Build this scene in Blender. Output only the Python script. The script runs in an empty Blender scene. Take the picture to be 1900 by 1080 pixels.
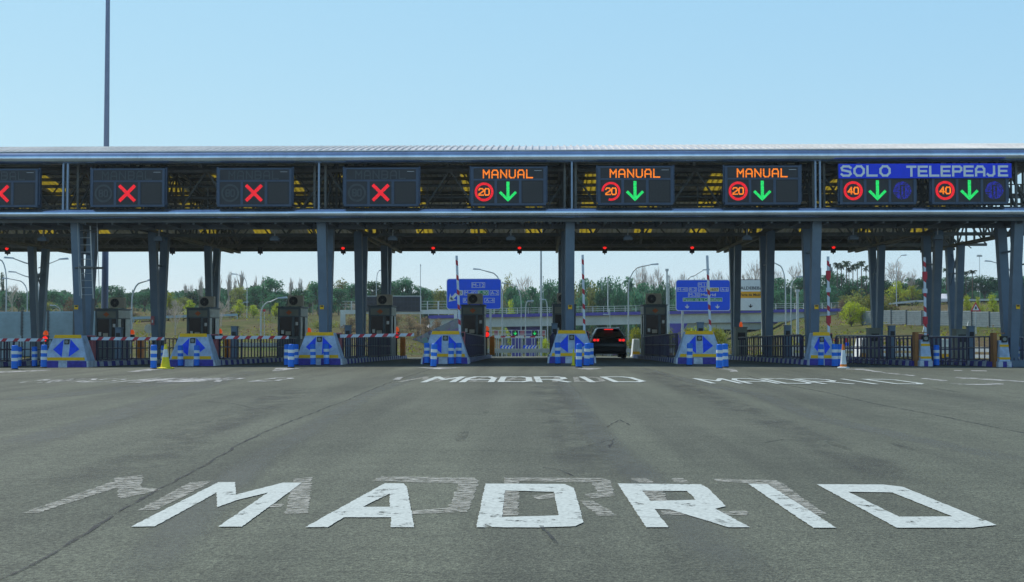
import bpy, math, random
from mathutils import Vector, Matrix
from mathutils.geometry import tessellate_polygon
from mathutils import noise as mnoise
R = math.radians
random.seed(7)
scene = bpy.context.scene
col = scene.collection
# ------------------------------------------------------------------ camera
F = 2300.0; CH = 1.34
YAW = math.atan(55/F); PIT = math.atan(71/F)
cam_d = bpy.data.cameras.new('camera'); cam = bpy.data.objects.new('camera', cam_d); col.objects.link(cam)
cam.location = (0, 0, CH); cam.rotation_euler = (math.pi/2+PIT, 0, YAW)
cam_d.sensor_width = 36; cam_d.lens = F/1900*36; cam_d.clip_start = .1; cam_d.clip_end = 5000
scene.camera = cam
# ------------------------------------------------------------------ world, sun, exposure
SUN_EL = R(52); SUN_AZ = R(53)          # azimuth measured to the left of +Y
world = bpy.data.worlds.new('World'); scene.world = world; world.use_nodes = True
wn = world.node_tree; bgn = wn.nodes['Background']
sky = wn.nodes.new('ShaderNodeTexSky'); sky.sky_type = 'NISHITA'; sky.sun_disc = False
sky.sun_elevation = SUN_EL; sky.sun_rotation = -SUN_AZ
sky.air_density = 1.0; sky.dust_density = 0.0; sky.ozone_density = 3.0; sky.altitude = 0
SKS = 0.12
def wmath(op, a, b):
    m = wn.nodes.new('ShaderNodeMath'); m.operation = op
    for i, v in enumerate((a, b)):
        if isinstance(v, (int, float)): m.inputs[i].default_value = v
        else: wn.links.new(v, m.inputs[i])
    return m.outputs[0]
# the pale humid band over the horizon: the sky's own colour, flattened up to about 25 degrees
sep = wn.nodes.new('ShaderNodeSeparateColor'); comb = wn.nodes.new('ShaderNodeCombineColor'); wn.links.new(sky.outputs[0], sep.inputs[0])
for i, (gm, k) in enumerate(((.5, .755), (.30, .866), (.10, .94))):
    wn.links.new(wmath('MULTIPLY', wmath('POWER', wmath('MULTIPLY', sep.outputs[i], SKS), gm), k/SKS), comb.inputs[i])
wtc = wn.nodes.new('ShaderNodeTexCoord'); wsx = wn.nodes.new('ShaderNodeSeparateXYZ'); wn.links.new(wtc.outputs['Generated'], wsx.inputs[0])
wmr = wn.nodes.new('ShaderNodeMapRange'); wmr.inputs[1].default_value = .26; wmr.inputs[2].default_value = .62; wn.links.new(wsx.outputs[2], wmr.inputs[0])
wmx = wn.nodes.new('ShaderNodeMix'); wmx.data_type = 'RGBA'; wn.links.new(wmr.outputs[0], wmx.inputs[0]); wn.links.new(comb.outputs[0], wmx.inputs[6]); wn.links.new(sky.outputs[0], wmx.inputs[7])
wn.links.new(wmx.outputs[2], bgn.inputs[0]); bgn.inputs[1].default_value = SKS
sun_d = bpy.data.lights.new('sun', 'SUN'); sun_d.energy = 3.6; sun_d.angle = R(.5); sun_d.color = (1, .95, .86)
sun = bpy.data.objects.new('sun', sun_d); col.objects.link(sun)
sdir = Vector((-math.sin(SUN_AZ)*math.cos(SUN_EL), math.cos(SUN_AZ)*math.cos(SUN_EL), math.sin(SUN_EL)))
sun.rotation_euler = sdir.to_track_quat('Z', 'Y').to_euler()
scene.view_settings.view_transform = 'Standard'; scene.view_settings.look = 'None'
scene.view_settings.exposure = 0.0; scene.view_settings.gamma = 1; scene.view_settings.use_curve_mapping = False
scene.render.engine = 'CYCLES'; scene.cycles.max_bounces = 6; scene.cycles.transparent_max_bounces = 12
scene.cycles.volume_bounces = 0

# ------------------------------------------------------------------ photo <-> place
cy, sy, cp, sp = math.cos(YAW), math.sin(YAW), math.cos(PIT), math.sin(PIT)
Fv = Vector((-sy*cp, cy*cp, sp)); Rv = Vector((cy, sy, 0)); Uv = Rv.cross(Fv)
def ray(px, py): return Fv + Rv*((px-950)/F) + Uv*((540-py)/F)
def W(px, py, Y):
    d = ray(px, py); t = Y/d.y
    return Vector((d.x*t, Y, CH+d.z*t))
def sstep(a, b, x):
    t = min(1, max(0, (x-a)/(b-a))); return t*t*(3-2*t)
TU = [-600, 0, 200, 450, 620, 740, 850, 1000, 1180, 1320, 1380, 1500, 1650, 1800, 2500]
TY = [84, 100, 130, 170, 200, 250, 320, 450, 800, 3000]
TZ = [
 [-0.5, -0.4, 0.6, 3, 4.2, 5, 6.5, 11, 24, 60],
 [-0.5, -0.4, 0.6, 2.8, 3.8, 4.6, 6.2, 11, 24, 60],
 [-0.5, -0.3, 0.5, 2.6, 3.6, 4.6, 6, 11, 24, 60],
 [-0.5, -0.3, 0.6, 2.6, 3.6, 4.8, 6.2, 11, 24, 60],
 [-0.5, -0.6, 0.1, 1.8, 3, 4.4, 6, 11, 24, 60],
 [-0.5, -0.8, -0.6, 1.4, 4.1, 4.8, 6, 11, 24, 60],
 [-0.5, -1, -1.6, -1.5, -1, 1, 5.4, 11, 24, 60],
 [-0.5, -1, -2, -3, -3.6, -3.6, 4.6, 11, 24, 60],
 [-0.5, -1, -2, -3, -3.6, -3.6, 5, 11, 24, 60],
 [-0.5, -0.9, -1.4, -2, -2.4, -1.5, 5.4, 11, 24, 60],
 [-0.5, -0.8, -1.2, -0.6, 0, 1.5, 6, 12, 24, 60],
 [-0.5, -0.4, 0.3, 2, 3.6, 5, 7, 12, 24, 60],
 [-0.5, -0.1, 1.1, 3.4, 4.8, 6, 7.5, 12, 24, 60],
 [-0.5, 0.2, 1.4, 3.4, 5.6, 6.6, 7.8, 12, 24, 60],
 [-0.5, 0.2, 1.4, 3.4, 5.6, 6.6, 7.8, 12, 24, 60],
]
def interp(xs, x):
    if x <= xs[0]: return 0, 0.
    for i in range(len(xs)-1):
        if x < xs[i+1]: return i, (x-xs[i])/(xs[i+1]-xs[i])
    return len(xs)-2, 1.
def crown(x):
    xx = max(-34, min(34, x)); return -.0105*(math.sqrt((xx-1.2)**2+9)-3)
def gz(x, y):
    if y <= 84:
        k = .3+.7*sstep(44, 49, y)
        return crown(x)*k - .014*max(0, y-50)
    u = 1005+F*x/y
    i, a = interp(TU, u); j, b = interp(TY, y)
    a = a*a*(3-2*a); b = b*b*(3-2*b)*.5+b*.5
    z = (TZ[i][j]*(1-a)+TZ[i+1][j]*a)*(1-b)+(TZ[i][j+1]*(1-a)+TZ[i+1][j+1]*a)*b
    k = sstep(84, 110, y)
    n = mnoise.noise(Vector((x*.06, y*.05, 3)))*.35+mnoise.noise(Vector((x*.2, y*.15, 7)))*.12
    return z + (crown(x)+.024)*(1-k) + n*sstep(100, 140, y)
def G(px, py):
    d = ray(px, py); z = 0
    for _ in range(30):
        t = (z-CH)/d.z; z = .5*z+.5*gz(d.x*t, d.y*t)
    t = (z-CH)/d.z
    return Vector((d.x*t, d.y*t, z))
def GX(px, Y):                     # point of the ground at depth Y under picture column px
    x = W(px, 611, Y).x; return Vector((x, Y, gz(x, Y)))

# ------------------------------------------------------------------ materials
MATS = {}
def mat(name, colr, rough=.6, metal=0., var=.12, scale=3., bump=0., emit=None, es=1., spec=.5, coord='Object', colr2=None):
    if name in MATS: return MATS[name]
    m = bpy.data.materials.new(name); m.use_nodes = True; nt = m.node_tree
    b = nt.nodes['Principled BSDF']; b.inputs['Roughness'].default_value = rough; b.inputs['Metallic'].default_value = metal
    b.inputs['Specular IOR Level'].default_value = spec
    tc = nt.nodes.new('ShaderNodeTexCoord'); nz = nt.nodes.new('ShaderNodeTexNoise')
    nz.inputs['Scale'].default_value = scale; nz.inputs['Detail'].default_value = 5; nz.inputs['Roughness'].default_value = .65
    oi = nt.nodes.new('ShaderNodeObjectInfo'); vm = nt.nodes.new('ShaderNodeVectorMath'); vm.operation = 'MULTIPLY_ADD'      # each copy wears differently
    vm.inputs[1].default_value = (37, 19, 23); nt.links.new(oi.outputs['Random'], vm.inputs[0]); nt.links.new(tc.outputs[coord], vm.inputs[2])
    nt.links.new(vm.outputs[0], nz.inputs['Vector'])
    rp = nt.nodes.new('ShaderNodeValToRGB'); rp.color_ramp.elements[0].position = .32; rp.color_ramp.elements[1].position = .62
    c = colr; c2 = colr2 or tuple(min(1, v*(1+var)) for v in c)
    rp.color_ramp.elements[0].color = (*[v*(1-var) for v in c], 1); rp.color_ramp.elements[1].color = (*c2, 1)
    nt.links.new(nz.outputs['Fac'], rp.inputs[0]); nt.links.new(rp.outputs[0], b.inputs['Base Color'])
    if bump:
        bp = nt.nodes.new('ShaderNodeBump'); bp.inputs['Strength'].default_value = bump; bp.inputs['Distance'].default_value = .02
        nt.links.new(nz.outputs['Fac'], bp.inputs['Height']); nt.links.new(bp.outputs[0], b.inputs['Normal'])
    if emit:
        b.inputs['Emission Color'].default_value = (*emit, 1); b.inputs['Emission Strength'].default_value = es
        if name.startswith('led'):      # single diodes of uneven age
            vo = nt.nodes.new('ShaderNodeTexVoronoi'); vo.inputs['Scale'].default_value = 24; nt.links.new(tc.outputs[coord], vo.inputs['Vector'])
            e_ = nt.nodes.new('ShaderNodeMapRange'); e_.inputs[1].default_value = 0; e_.inputs[2].default_value = .75; e_.inputs[3].default_value = es*1.3; e_.inputs[4].default_value = es*.55
            nt.links.new(vo.outputs['Distance'], e_.inputs[0]); nt.links.new(e_.outputs[0], b.inputs['Emission Strength'])
    MATS[name] = m; return m
def hexc(h):
    v = [int(h[i:i+2], 16)/255 for i in (0, 2, 4)]
    return tuple(x/12.92 if x <= .04045 else ((x+.055)/1.055)**2.4 for x in v)

def nodes(m): return m.node_tree.nodes, m.node_tree.links
def asphalt_mat():
    m = bpy.data.materials.new('asphalt'); m.use_nodes = True; n, l = nodes(m); b = n['Principled BSDF']
    b.inputs['Roughness'].default_value = .88; b.inputs['Specular IOR Level'].default_value = .45
    geo = n.new('ShaderNodeNewGeometry')
    def noise(sc, det=4, rg=.6, vec=None, st=None):
        k = n.new('ShaderNodeTexNoise'); k.inputs['Scale'].default_value = sc; k.inputs['Detail'].default_value = det; k.inputs['Roughness'].default_value = rg
        src = geo.outputs['Position']
        if st:
            mp = n.new('ShaderNodeMapping'); mp.inputs['Scale'].default_value = st; l.new(src, mp.inputs['Vector']); src = mp.outputs[0]
        l.new(src, k.inputs['Vector']); return k
    def ramp(src, p0, c0, p1, c1):
        r = n.new('ShaderNodeValToRGB'); r.color_ramp.elements[0].position = p0; r.color_ramp.elements[1].position = p1
        r.color_ramp.elements[0].color = (*c0, 1); r.color_ramp.elements[1].color = (*c1, 1); l.new(src, r.inputs[0]); return r.outputs[0]
    def mix(a, bb, f, mode='MULTIPLY'):
        x = n.new('ShaderNodeMix'); x.data_type = 'RGBA'; x.blend_type = mode
        x.inputs[0].default_value = f; l.new(a, x.inputs[6]); l.new(bb, x.inputs[7]); return x.outputs[2]
    base = ramp(noise(.16, 5, .6).outputs['Fac'], .32, (.096, .110, .086), .68, (.130, .145, .115))
    lng = ramp(noise(1, 4, .55, st=(.9, .05, 1)).outputs['Fac'], .36, (.70, .70, .71), .62, (1.14, 1.14, 1.12))      # wheel tracks run with the lanes
    trn = ramp(noise(1, 5, .7, st=(.25, 2.2, 1)).outputs['Fac'], .35, (.90, .90, .90), .6, (1.05, 1.05, 1.05))
    g1 = ramp(noise(30, 3, .75).outputs['Fac'], .33, (.52, .52, .52), .67, (1.5, 1.5, 1.46))
    v = n.new('ShaderNodeTexVoronoi'); v.inputs['Scale'].default_value = 75; l.new(geo.outputs['Position'], v.inputs['Vector'])
    g2 = ramp(v.outputs['Color'], .1, (.6, .6, .6), .9, (1.5, 1.48, 1.4))
    md = ramp(noise(3.5, 6, .75).outputs['Fac'], .3, (.80, .80, .80), .7, (1.16, 1.16, 1.16))
    c = mix(base, lng, .8); c = mix(c, trn, .6); c = mix(c, md, .8); c = mix(c, g1, .9); c = mix(c, g2, .8)
    l.new(c, b.inputs['Base Color'])
    bp = n.new('ShaderNodeBump'); bp.inputs['Strength'].default_value = .6; bp.inputs['Distance'].default_value = .01
    l.new(v.outputs['Distance'], bp.inputs['Height']); l.new(bp.outputs[0], b.inputs['Normal'])
    MATS['asphalt'] = m; return m
def paint_mat(name, colr, lo, hi, st, scale=6., alpha=1., soft=False):
    """worn road paint: the paint is missing where the noise is low"""
    m = bpy.data.materials.new(name); m.use_nodes = True; n, l = nodes(m); b = n['Principled BSDF']
    b.inputs['Roughness'].default_value = .75
    geo = n.new('ShaderNodeNewGeometry'); mp = n.new('ShaderNodeMapping'); mp.inputs['Scale'].default_value = st
    l.new(geo.outputs['Position'], mp.inputs['Vector'])
    k = n.new('ShaderNodeTexNoise'); k.inputs['Scale'].default_value = scale; k.inputs['Detail'].default_value = 7; k.inputs['Roughness'].default_value = .75
    l.new(mp.outputs[0], k.inputs['Vector'])
    r = n.new('ShaderNodeValToRGB'); r.color_ramp.elements[0].position = lo; r.color_ramp.elements[1].position = hi
    r.color_ramp.elements[0].color = (0, 0, 0, 1); r.color_ramp.elements[1].color = (alpha, alpha, alpha, 1)
    l.new(k.outputs['Fac'], r.inputs[0]); fac = r.outputs[0]
    if soft:
        at = n.new('ShaderNodeAttribute'); at.attribute_name = 'mid'; mm = n.new('ShaderNodeMath'); mm.operation = 'MULTIPLY'; l.new(fac, mm.inputs[0]); l.new(at.outputs['Fac'], mm.inputs[1]); fac = mm.outputs[0]
    k2 = n.new('ShaderNodeTexNoise'); k2.inputs['Scale'].default_value = 30; k2.inputs['Detail'].default_value = 4; l.new(geo.outputs['Position'], k2.inputs['Vector'])
    r2 = n.new('ShaderNodeValToRGB'); r2.color_ramp.elements[0].position = .3; r2.color_ramp.elements[1].position = .65
    r2.color_ramp.elements[0].color = (*[v*.72 for v in colr], 1); r2.color_ramp.elements[1].color = (*colr, 1)
    l.new(k2.outputs['Fac'], r2.inputs[0]); l.new(r2.outputs[0], b.inputs['Base Color'])
    t = n.new('ShaderNodeBsdfTransparent'); x = n.new('ShaderNodeMixShader')
    l.new(fac, x.inputs[0]); l.new(t.outputs[0], x.inputs[1]); l.new(b.outputs[0], x.inputs[2])
    l.new(x.outputs[0], n['Material Output'].inputs['Surface'])
    MATS[name] = m; return m
def grass_mat():
    m = bpy.data.materials.new('bank'); m.use_nodes = True; n, l = nodes(m); b = n['Principled BSDF']
    b.inputs['Roughness'].default_value = .95; b.inputs['Specular IOR Level'].default_value = .1
    geo = n.new('ShaderNodeNewGeometry')
    def nz(sc, st=(1, 1, 1)):
        mp = n.new('ShaderNodeMapping'); mp.inputs['Scale'].default_value = st; l.new(geo.outputs['Position'], mp.inputs['Vector'])
        k = n.new('ShaderNodeTexNoise'); k.inputs['Scale'].default_value = sc; k.inputs['Detail'].default_value = 6; k.inputs['Roughness'].default_value = .7
        l.new(mp.outputs[0], k.inputs['Vector']); return k.outputs['Fac']
    r = n.new('ShaderNodeValToRGB'); e = r.color_ramp.elements
    e[0].position = .30; e[0].color = (.15, .105, .065, 1); e[1].position = .74; e[1].color = (.07, .15, .02, 1)
    for p, c in ((.43, (.16, .14, .065, 1)), (.52, (.13, .14, .045, 1)), (.6, (.10, .13, .03, 1))):
        q = e.new(p); q.color = c
    l.new(nz(.07, (1, .5, 1)), r.inputs[0])
    r2 = n.new('ShaderNodeValToRGB'); r2.color_ramp.elements[0].position = .35; r2.color_ramp.elements[0].color = (.42, .40, .38, 1)
    r2.color_ramp.elements[1].position = .62; r2.color_ramp.elements[1].color = (.98, .96, .86, 1); l.new(nz(.9), r2.inputs[0])
    x = n.new('ShaderNodeMix'); x.data_type = 'RGBA'; x.blend_type = 'MULTIPLY'; x.inputs[0].default_value = .9
    l.new(r.outputs[0], x.inputs[6]); l.new(r2.outputs[0], x.inputs[7]); l.new(x.outputs[2], b.inputs['Base Color'])
    MATS['bank'] = m; return m
def leaf_mat(name, c, trans=.25):
    m = bpy.data.materials.new(name); m.use_nodes = True; n, l = nodes(m); b = n['Principled BSDF']
    b.inputs['Roughness'].default_value = .75; b.inputs['Specular IOR Level'].default_value = .2
    oi = n.new('ShaderNodeObjectInfo'); tc = n.new('ShaderNodeTexCoord'); k = n.new('ShaderNodeTexNoise')
    k.inputs['Scale'].default_value = 7; k.inputs['Detail'].default_value = 3; l.new(tc.outputs['Object'], k.inputs['Vector'])
    r = n.new('ShaderNodeValToRGB'); r.color_ramp.elements[0].position = .3; r.color_ramp.elements[1].position = .7
    r.color_ramp.elements[0].color = (*[v*.7 for v in c], 1); r.color_ramp.elements[1].color = (c[0]*1.35, c[1]*1.3, c[2]*1.1, 1)
    l.new(k.outputs['Fac'], r.inputs[0])
    h = n.new('ShaderNodeHueSaturation'); l.new(r.outputs[0], h.inputs['Color'])
    mr = n.new('ShaderNodeMapRange'); mr.inputs[3].default_value = .62; mr.inputs[4].default_value = 1.45
    l.new(oi.outputs['Random'], mr.inputs[0]); l.new(mr.outputs[0], h.inputs['Value'])
    mr2 = n.new('ShaderNodeMapRange'); mr2.inputs[3].default_value = .485; mr2.inputs[4].default_value = .51
    l.new(oi.outputs['Random'], mr2.inputs[0]); l.new(mr2.outputs[0], h.inputs['Hue'])
    l.new(h.outputs[0], b.inputs['Base Color'])
    tr = n.new('ShaderNodeBsdfTranslucent'); l.new(h.outputs[0], tr.inputs['Color'])
    x = n.new('ShaderNodeMixShader'); x.inputs[0].default_value = trans
    l.new(b.outputs[0], x.inputs[1]); l.new(tr.outputs[0], x.inputs[2]); l.new(x.outputs[0], n['Material Output'].inputs['Surface'])
    MATS[name] = m; return m
def translucent_mat(name, c):
    m = bpy.data.materials.new(name); m.use_nodes = True; n, l = nodes(m); b = n['Principled BSDF']
    tc = n.new('ShaderNodeTexCoord'); k = n.new('ShaderNodeTexNoise'); k.inputs['Scale'].default_value = 1.5; l.new(tc.outputs['Object'], k.inputs['Vector'])
    r = n.new('ShaderNodeValToRGB'); r.color_ramp.elements[0].color = (*[v*.75 for v in c], 1); r.color_ramp.elements[1].color = (*c, 1)
    l.new(k.outputs['Fac'], r.inputs[0]); l.new(r.outputs[0], b.inputs['Base Color'])
    tr = n.new('ShaderNodeBsdfTranslucent'); l.new(r.outputs[0], tr.inputs['Color'])
    x = n.new('ShaderNodeMixShader'); x.inputs[0].default_value = .55
    l.new(b.outputs[0], x.inputs[1]); l.new(tr.outputs[0], x.inputs[2]); l.new(x.outputs[0], n['Material Output'].inputs['Surface'])
    MATS[name] = m; return m
asphalt_mat(); grass_mat()
paint_mat('road_paint', (.60, .67, .63), .34, .43, (1, .7, 1), 5.)
paint_mat('ghost_paint', (.48, .49, .43), .42, .57, (1.3, 2.5, 1), 7., alpha=.9)
paint_mat('thin_paint', (.60, .62, .60), .42, .56, (.7, .8, 1), 3.)
paint_mat('pale_band', (.185, .205, .178), .18, .60, (1, .5, 1), 1.5, alpha=.5, soft=True)
paint_mat('dark_band', (.085, .09, .085), .42, .75, (1, .5, 1), 1.2, alpha=.6, soft=True)
paint_mat('crack', (.04, .043, .045), .38, .56, (1, 1, 1), 3.5, alpha=.72)
paint_mat('oil', (.05, .052, .05), .38, .62, (2, 1, 1), 3., alpha=.3)
translucent_mat('skylight_sheet', (.95, .82, .22))
M_ = lambda n_: MATS[n_]
mat('steel_light', hexc('8fa3b8'), .45, .35, .08)
mat('column_paint', (.15, .215, .285), .5, .1, .10, 1.2)
mat('column_dark', (.10, .115, .12), .55, .1, .15, 1.2)
mat('truss_paint', (.155, .165, .155), .6, .2, .2)
mat('rear_panel', (.09, .10, .085), .7, 0, .2)
mat('tube_metal', (.60, .70, .82), .22, .92, .13, 1.1)
mat('roof_sheet', (.74, .73, .70), .38, .25, .12, .7)
mat('roof_under', (.60, .59, .52), .7, 0, .15)
mat('sign_frame', (.06, .095, .15), .5, .2, .1)
mat('sign_face', (.012, .015, .02), .35, 0, .2, 6)
mat('sign_blank', (.035, .036, .035), .5, 0, .2, 30)
mat('dim_led', (.07, .085, .09), .6, 0, .2, 8)
mat('led_orange', (.5, .12, .0), .5, emit=(1, .22, .01), es=1.15)
mat('led_red', (.5, .01, .02), .5, emit=(1, .010, .02), es=.85)
mat('led_green', (.0, .4, .1), .5, emit=(.02, .80, .14), es=.95)
mat('led_blue', (.02, .02, .4), .5, emit=(.04, .05, .75), es=.5)
mat('lamp_red', (.5, .01, .01), .4, emit=(1, .02, .015), es=1.0)
mat('lamp_orange', (.6, .12, .02), .4, emit=(1, .12, .01), es=.35)
mat('board_blue', (.004, .05, .92), .5, 0, .05)
mat('board_letter', (.82, .90, .93), .5, 0, .04)
mat('concrete_paint', (.42, .54, .68), .75, 0, .22, 3.5, .3)
mat('arrow_blue', (.004, .075, .92), .6, 0, .2, 7)
mat('band_yellow', (1.0, .53, .0), .6, 0, .10, 6)
mat('kerb_blue', (.06, .05, .34), .7, 0, .25, 6)
mat('kerb_white', (.52, .58, .64), .8, 0, .25, 5)
mat('kerb_grey', (.22, .23, .23), .85, 0, .2, 4)
mat('rail_navy', (.035, .03, .075), .5, .1, .2)
mat('arm_white', (.68, .76, .82), .5, 0, .08)
mat('arm_red', (.55, .03, .05), .5, 0, .12)
mat('cabinet_red', (.50, .15, .17), .6, 0, .15)
mat('cabinet_orange', (.90, .30, .03), .6, 0, .12)
mat('black_plastic', (.015, .016, .018), .5, 0, .2)
mat('post_blue', (.0, .17, .78), .5, 0, .08, 8)
mat('post_white', (.72, .80, .82), .5, 0, .08, 8)
mat('cone_yellow', (.85, .75, .02), .6, 0, .08, 8)
mat('cone_orange', (.75, .22, .02), .6, 0, .1, 8)
mat('booth_body', (.115, .15, .17), .5, .2, .12, 2)
mat('booth_panel', (.26, .29, .25), .6, 0, .12, 2)
mat('booth_side', (.74, .80, .78), .5, .2, .1)
mat('booth_glass', (.012, .014, .016), .12, 0, .1, spec=.2)
mat('emblem', (.62, .16, .04), .6, 0, .1)
mat('ac_body', (.52, .50, .42), .6, 0, .1)
mat('galvanised', (.50, .54, .55), .5, .5, .12)
mat('pole_blue', (.16, .20, .30), .45, .3, .08, .6)
mat('sign_blue', (.0, .10, .95), .45, 0, .05)
mat('sign_white', (.80, .84, .84), .5, 0, .04)
mat('sign_green', (.0, .30, .10), .5, 0, .05)
mat('sign_yellow', (.85, .68, .30), .5, 0, .05)
mat('sign_amber', (.90, .42, .0), .5, 0, .05)
mat('sign_black', (.012, .013, .015), .5)
mat('fence_grey', (.30, .34, .34), .8, 0, .15)
mat('vms_dark', (.022, .032, .055), .5, 0, .15, 6)
mat('bridge_concrete', (.62, .66, .62), .8, 0, .12, .5)
mat('bridge_purple', (.10, .08, .42), .6, 0, .12)
mat('rock_concrete', (.27, .26, .24), .9, 0, .3, .8)
mat('sound_panel', (.36, .50, .56), .6, .1, .12, 1)
mat('car_black', (.004, .005, .007), .28, 0, .1)
mat('car_trim', (.006, .006, .007), .6, 0, .1)
mat('car_glass', (.006, .008, .009), .06, 0, .1)
mat('car_white', (.7, .72, .74), .3, 0, .05)
mat('car_blue', (.05, .12, .35), .3, 0, .05)
mat('car_red', (.5, .03, .03), .3, 0, .05)
mat('cabinet_brown', (.36, .15, .04), .6, 0, .15)
mat('rubber', (.01, .01, .01), .85, 0, .2)
mat('plate', (.16, .17, .17), .5, 0, .1, 30)
mat('bark', (.12, .095, .07), .9, 0, .25, 5)
mat('bare_bark', (.55, .48, .41), .9, 0, .2, 5)
mat('soil', (.10, .085, .065), .95, 0, .3, 2)
leaf_mat('pine_leaf', (.068, .195, .110), .6)
leaf_mat('spring_leaf', (.38, .44, .045), .5)
leaf_mat('olive_leaf', (.26, .30, .09), .5)
leaf_mat('palm_leaf', (.06, .10, .05), .35)
leaf_mat('dry_leaf', (.32, .25, .16), .35)

# ------------------------------------------------------------------ mesh builder
class MB:
    def __init__(s): s.v = []; s.f = []; s.m = []
    def add(s, vs, fs, m=0):
        o = len(s.v); s.v += [tuple(p) for p in vs]
        for f in fs: s.f.append(tuple(i+o for i in f)); s.m.append(m)
    def hexa(s, p, m=0):      # p: bottom 4 ccw, top 4 ccw
        s.add(p, [(3, 2, 1, 0), (4, 5, 6, 7), (0, 1, 5, 4), (1, 2, 6, 5), (2, 3, 7, 6), (3, 0, 4, 7)], m)
    def box(s, x0, x1, y0, y1, z0, z1, m=0):
        s.hexa([(x0, y0, z0), (x1, y0, z0), (x1, y1, z0), (x0, y1, z0), (x0, y0, z1), (x1, y0, z1), (x1, y1, z1), (x0, y1, z1)], m)
    def bar(s, p, q, w, h=None, m=0, up=(0, 0, 1)):
        h = h or w; p = Vector(p); q = Vector(q); d = (q-p).normalized(); u = Vector(up)
        if abs(d.dot(u)) > .99: u = Vector((0, 1, 0))
        a = d.cross(u).normalized(); b = a.cross(d).normalized(); a = a*w/2; b = b*h/2
        s.hexa([p-a-b, p+a-b, q+a-b, q-a-b, p-a+b, p+a+b, q+a+b, q-a+b], m)
    def tube(s, p, q, r0, r1=None, n=8, m=0, caps=True):
        r1 = r0 if r1 is None else r1; p = Vector(p); q = Vector(q); d = (q-p).normalized()
        u = Vector((0, 0, 1)) if abs(d.z) < .9 else Vector((1, 0, 0)); a = d.cross(u).normalized(); b = d.cross(a)
        vs = []
        for c, r in ((p, r0), (q, r1)):
            for i in range(n):
                t = 2*math.pi*i/n; vs.append(c+a*math.cos(t)*r+b*math.sin(t)*r)
        fs = [(i, (i+1) % n, n+(i+1) % n, n+i) for i in range(n)]
        if caps: fs += [tuple(range(n-1, -1, -1)), tuple(range(n, 2*n))]
        s.add(vs, fs, m)
    def path(s, pts, r, n=6, m=0):
        for i in range(len(pts)-1):
            ra, rb = (r, r) if not isinstance(r, (list, tuple)) else (r[i], r[i+1])
            s.tube(pts[i], pts[i+1], ra, rb, n, m)
    def lathe(s, prof, n=16, m=0, c=(0, 0, 0)):
        vs = []; c = Vector(c)
        for r, z in prof:
            for i in range(n):
                t = 2*math.pi*i/n; vs.append(c+Vector((r*math.cos(t), r*math.sin(t), z)))
        k = len(prof); fs = [(j*n+i, j*n+(i+1) % n, (j+1)*n+(i+1) % n, (j+1)*n+i) for j in range(k-1) for i in range(n)]
        fs += [tuple(range(n-1, -1, -1)), tuple(range((k-1)*n, k*n))]
        s.add(vs, fs, m)
    def disc(s, c, r, th, n=20, m=0, r_in=0, a0=0, a1=360):     # disc or ring facing -Y
        c = Vector(c); k = max(3, int(n*(a1-a0)/360)); full = a1-a0 >= 360
        ang = [R(a0+(a1-a0)*i/k) for i in range(k+(0 if full else 1))]; N = len(ang)
        P = lambda r_, t, y: c+Vector((r_*math.cos(t), y, r_*math.sin(t)))
        if r_in == 0: s.add([P(r, t, 0) for t in ang]+[P(r, t, th) for t in ang], [tuple(range(N)), tuple(range(2*N-1, N-1, -1))]+[(i, (i+1) % N, N+(i+1) % N, N+i) for i in range(N)], m)
        else:
            vs = [P(rr, t, y) for rr, y in ((r, 0), (r_in, 0), (r_in, th), (r, th)) for t in ang]; fs = []
            for i in range(N if full else N-1):
                j = (i+1) % N
                for q in range(4):
                    q2 = (q+1) % 4; fs.append((q*N+i, q*N+j, q2*N+j, q2*N+i))
            s.add(vs, fs, m)
    def plate(s, pts, y0, y1, m=0):     # outline in (x, z), thickness from y0 to y1
        n = len(pts); tri = tessellate_polygon([[Vector((a, b, 0)) for a, b in pts]])
        s.add([(a, y0, b) for a, b in pts]+[(a, y1, b) for a, b in pts],
              [tuple(t) for t in tri]+[tuple(i+n for i in t[::-1]) for t in tri]+[(i, (i+1) % n, n+(i+1) % n, n+i) for i in range(n)], m)
    def build(s, name, mats, parent=None, smooth=False, bevel=0, loc=None):
        me = bpy.data.meshes.new(name); me.from_pydata(s.v, [], s.f)
        for mm in (mats if isinstance(mats, (list, tuple)) else [mats]): me.materials.append(MATS[mm] if isinstance(mm, str) else mm)
        me.polygons.foreach_set('material_index', s.m)
        if smooth: me.polygons.foreach_set('use_smooth', [True]*len(s.f))
        me.update()
        o = bpy.data.objects.new(name, me); col.objects.link(o)
        if parent: o.parent = parent
        if loc is not None: o.location = loc
        if smooth:
            try: me.set_sharp_from_angle(angle=R(40))
            except Exception: pass
        if bevel:
            b = o.modifiers.new('b', 'BEVEL'); b.width = bevel; b.segments = 2; b.limit_method = 'ANGLE'
        return o
def thing(name, label, cat, loc=(0, 0, 0), rotz=0, group=None, kind=None):
    o = bpy.data.objects.new(name, None); col.objects.link(o); o.location = loc; o.rotation_euler = (0, 0, rotz); o.empty_display_size = .2
    return tag(o, label, cat, group, kind)
def tag(o, label=None, cat=None, group=None, kind=None):
    if label: o['label'] = label
    if cat: o['category'] = cat
    if group: o['group'] = group
    if kind: o['kind'] = kind
    return o
def copy_tree(o, parent=None):
    c = o.copy(); col.objects.link(c)
    if parent: c.parent = parent
    for ch in list(o.children): copy_tree(ch, c)
    return c
def again(proto, label, loc, rotz=None, group=None, scale=None):
    c = copy_tree(proto); c.location = loc; c['label'] = label
    if rotz is not None: c.rotation_euler = (0, 0, rotz)
    if group: c['group'] = group
    if scale is not None: c.scale = scale
    return c
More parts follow.
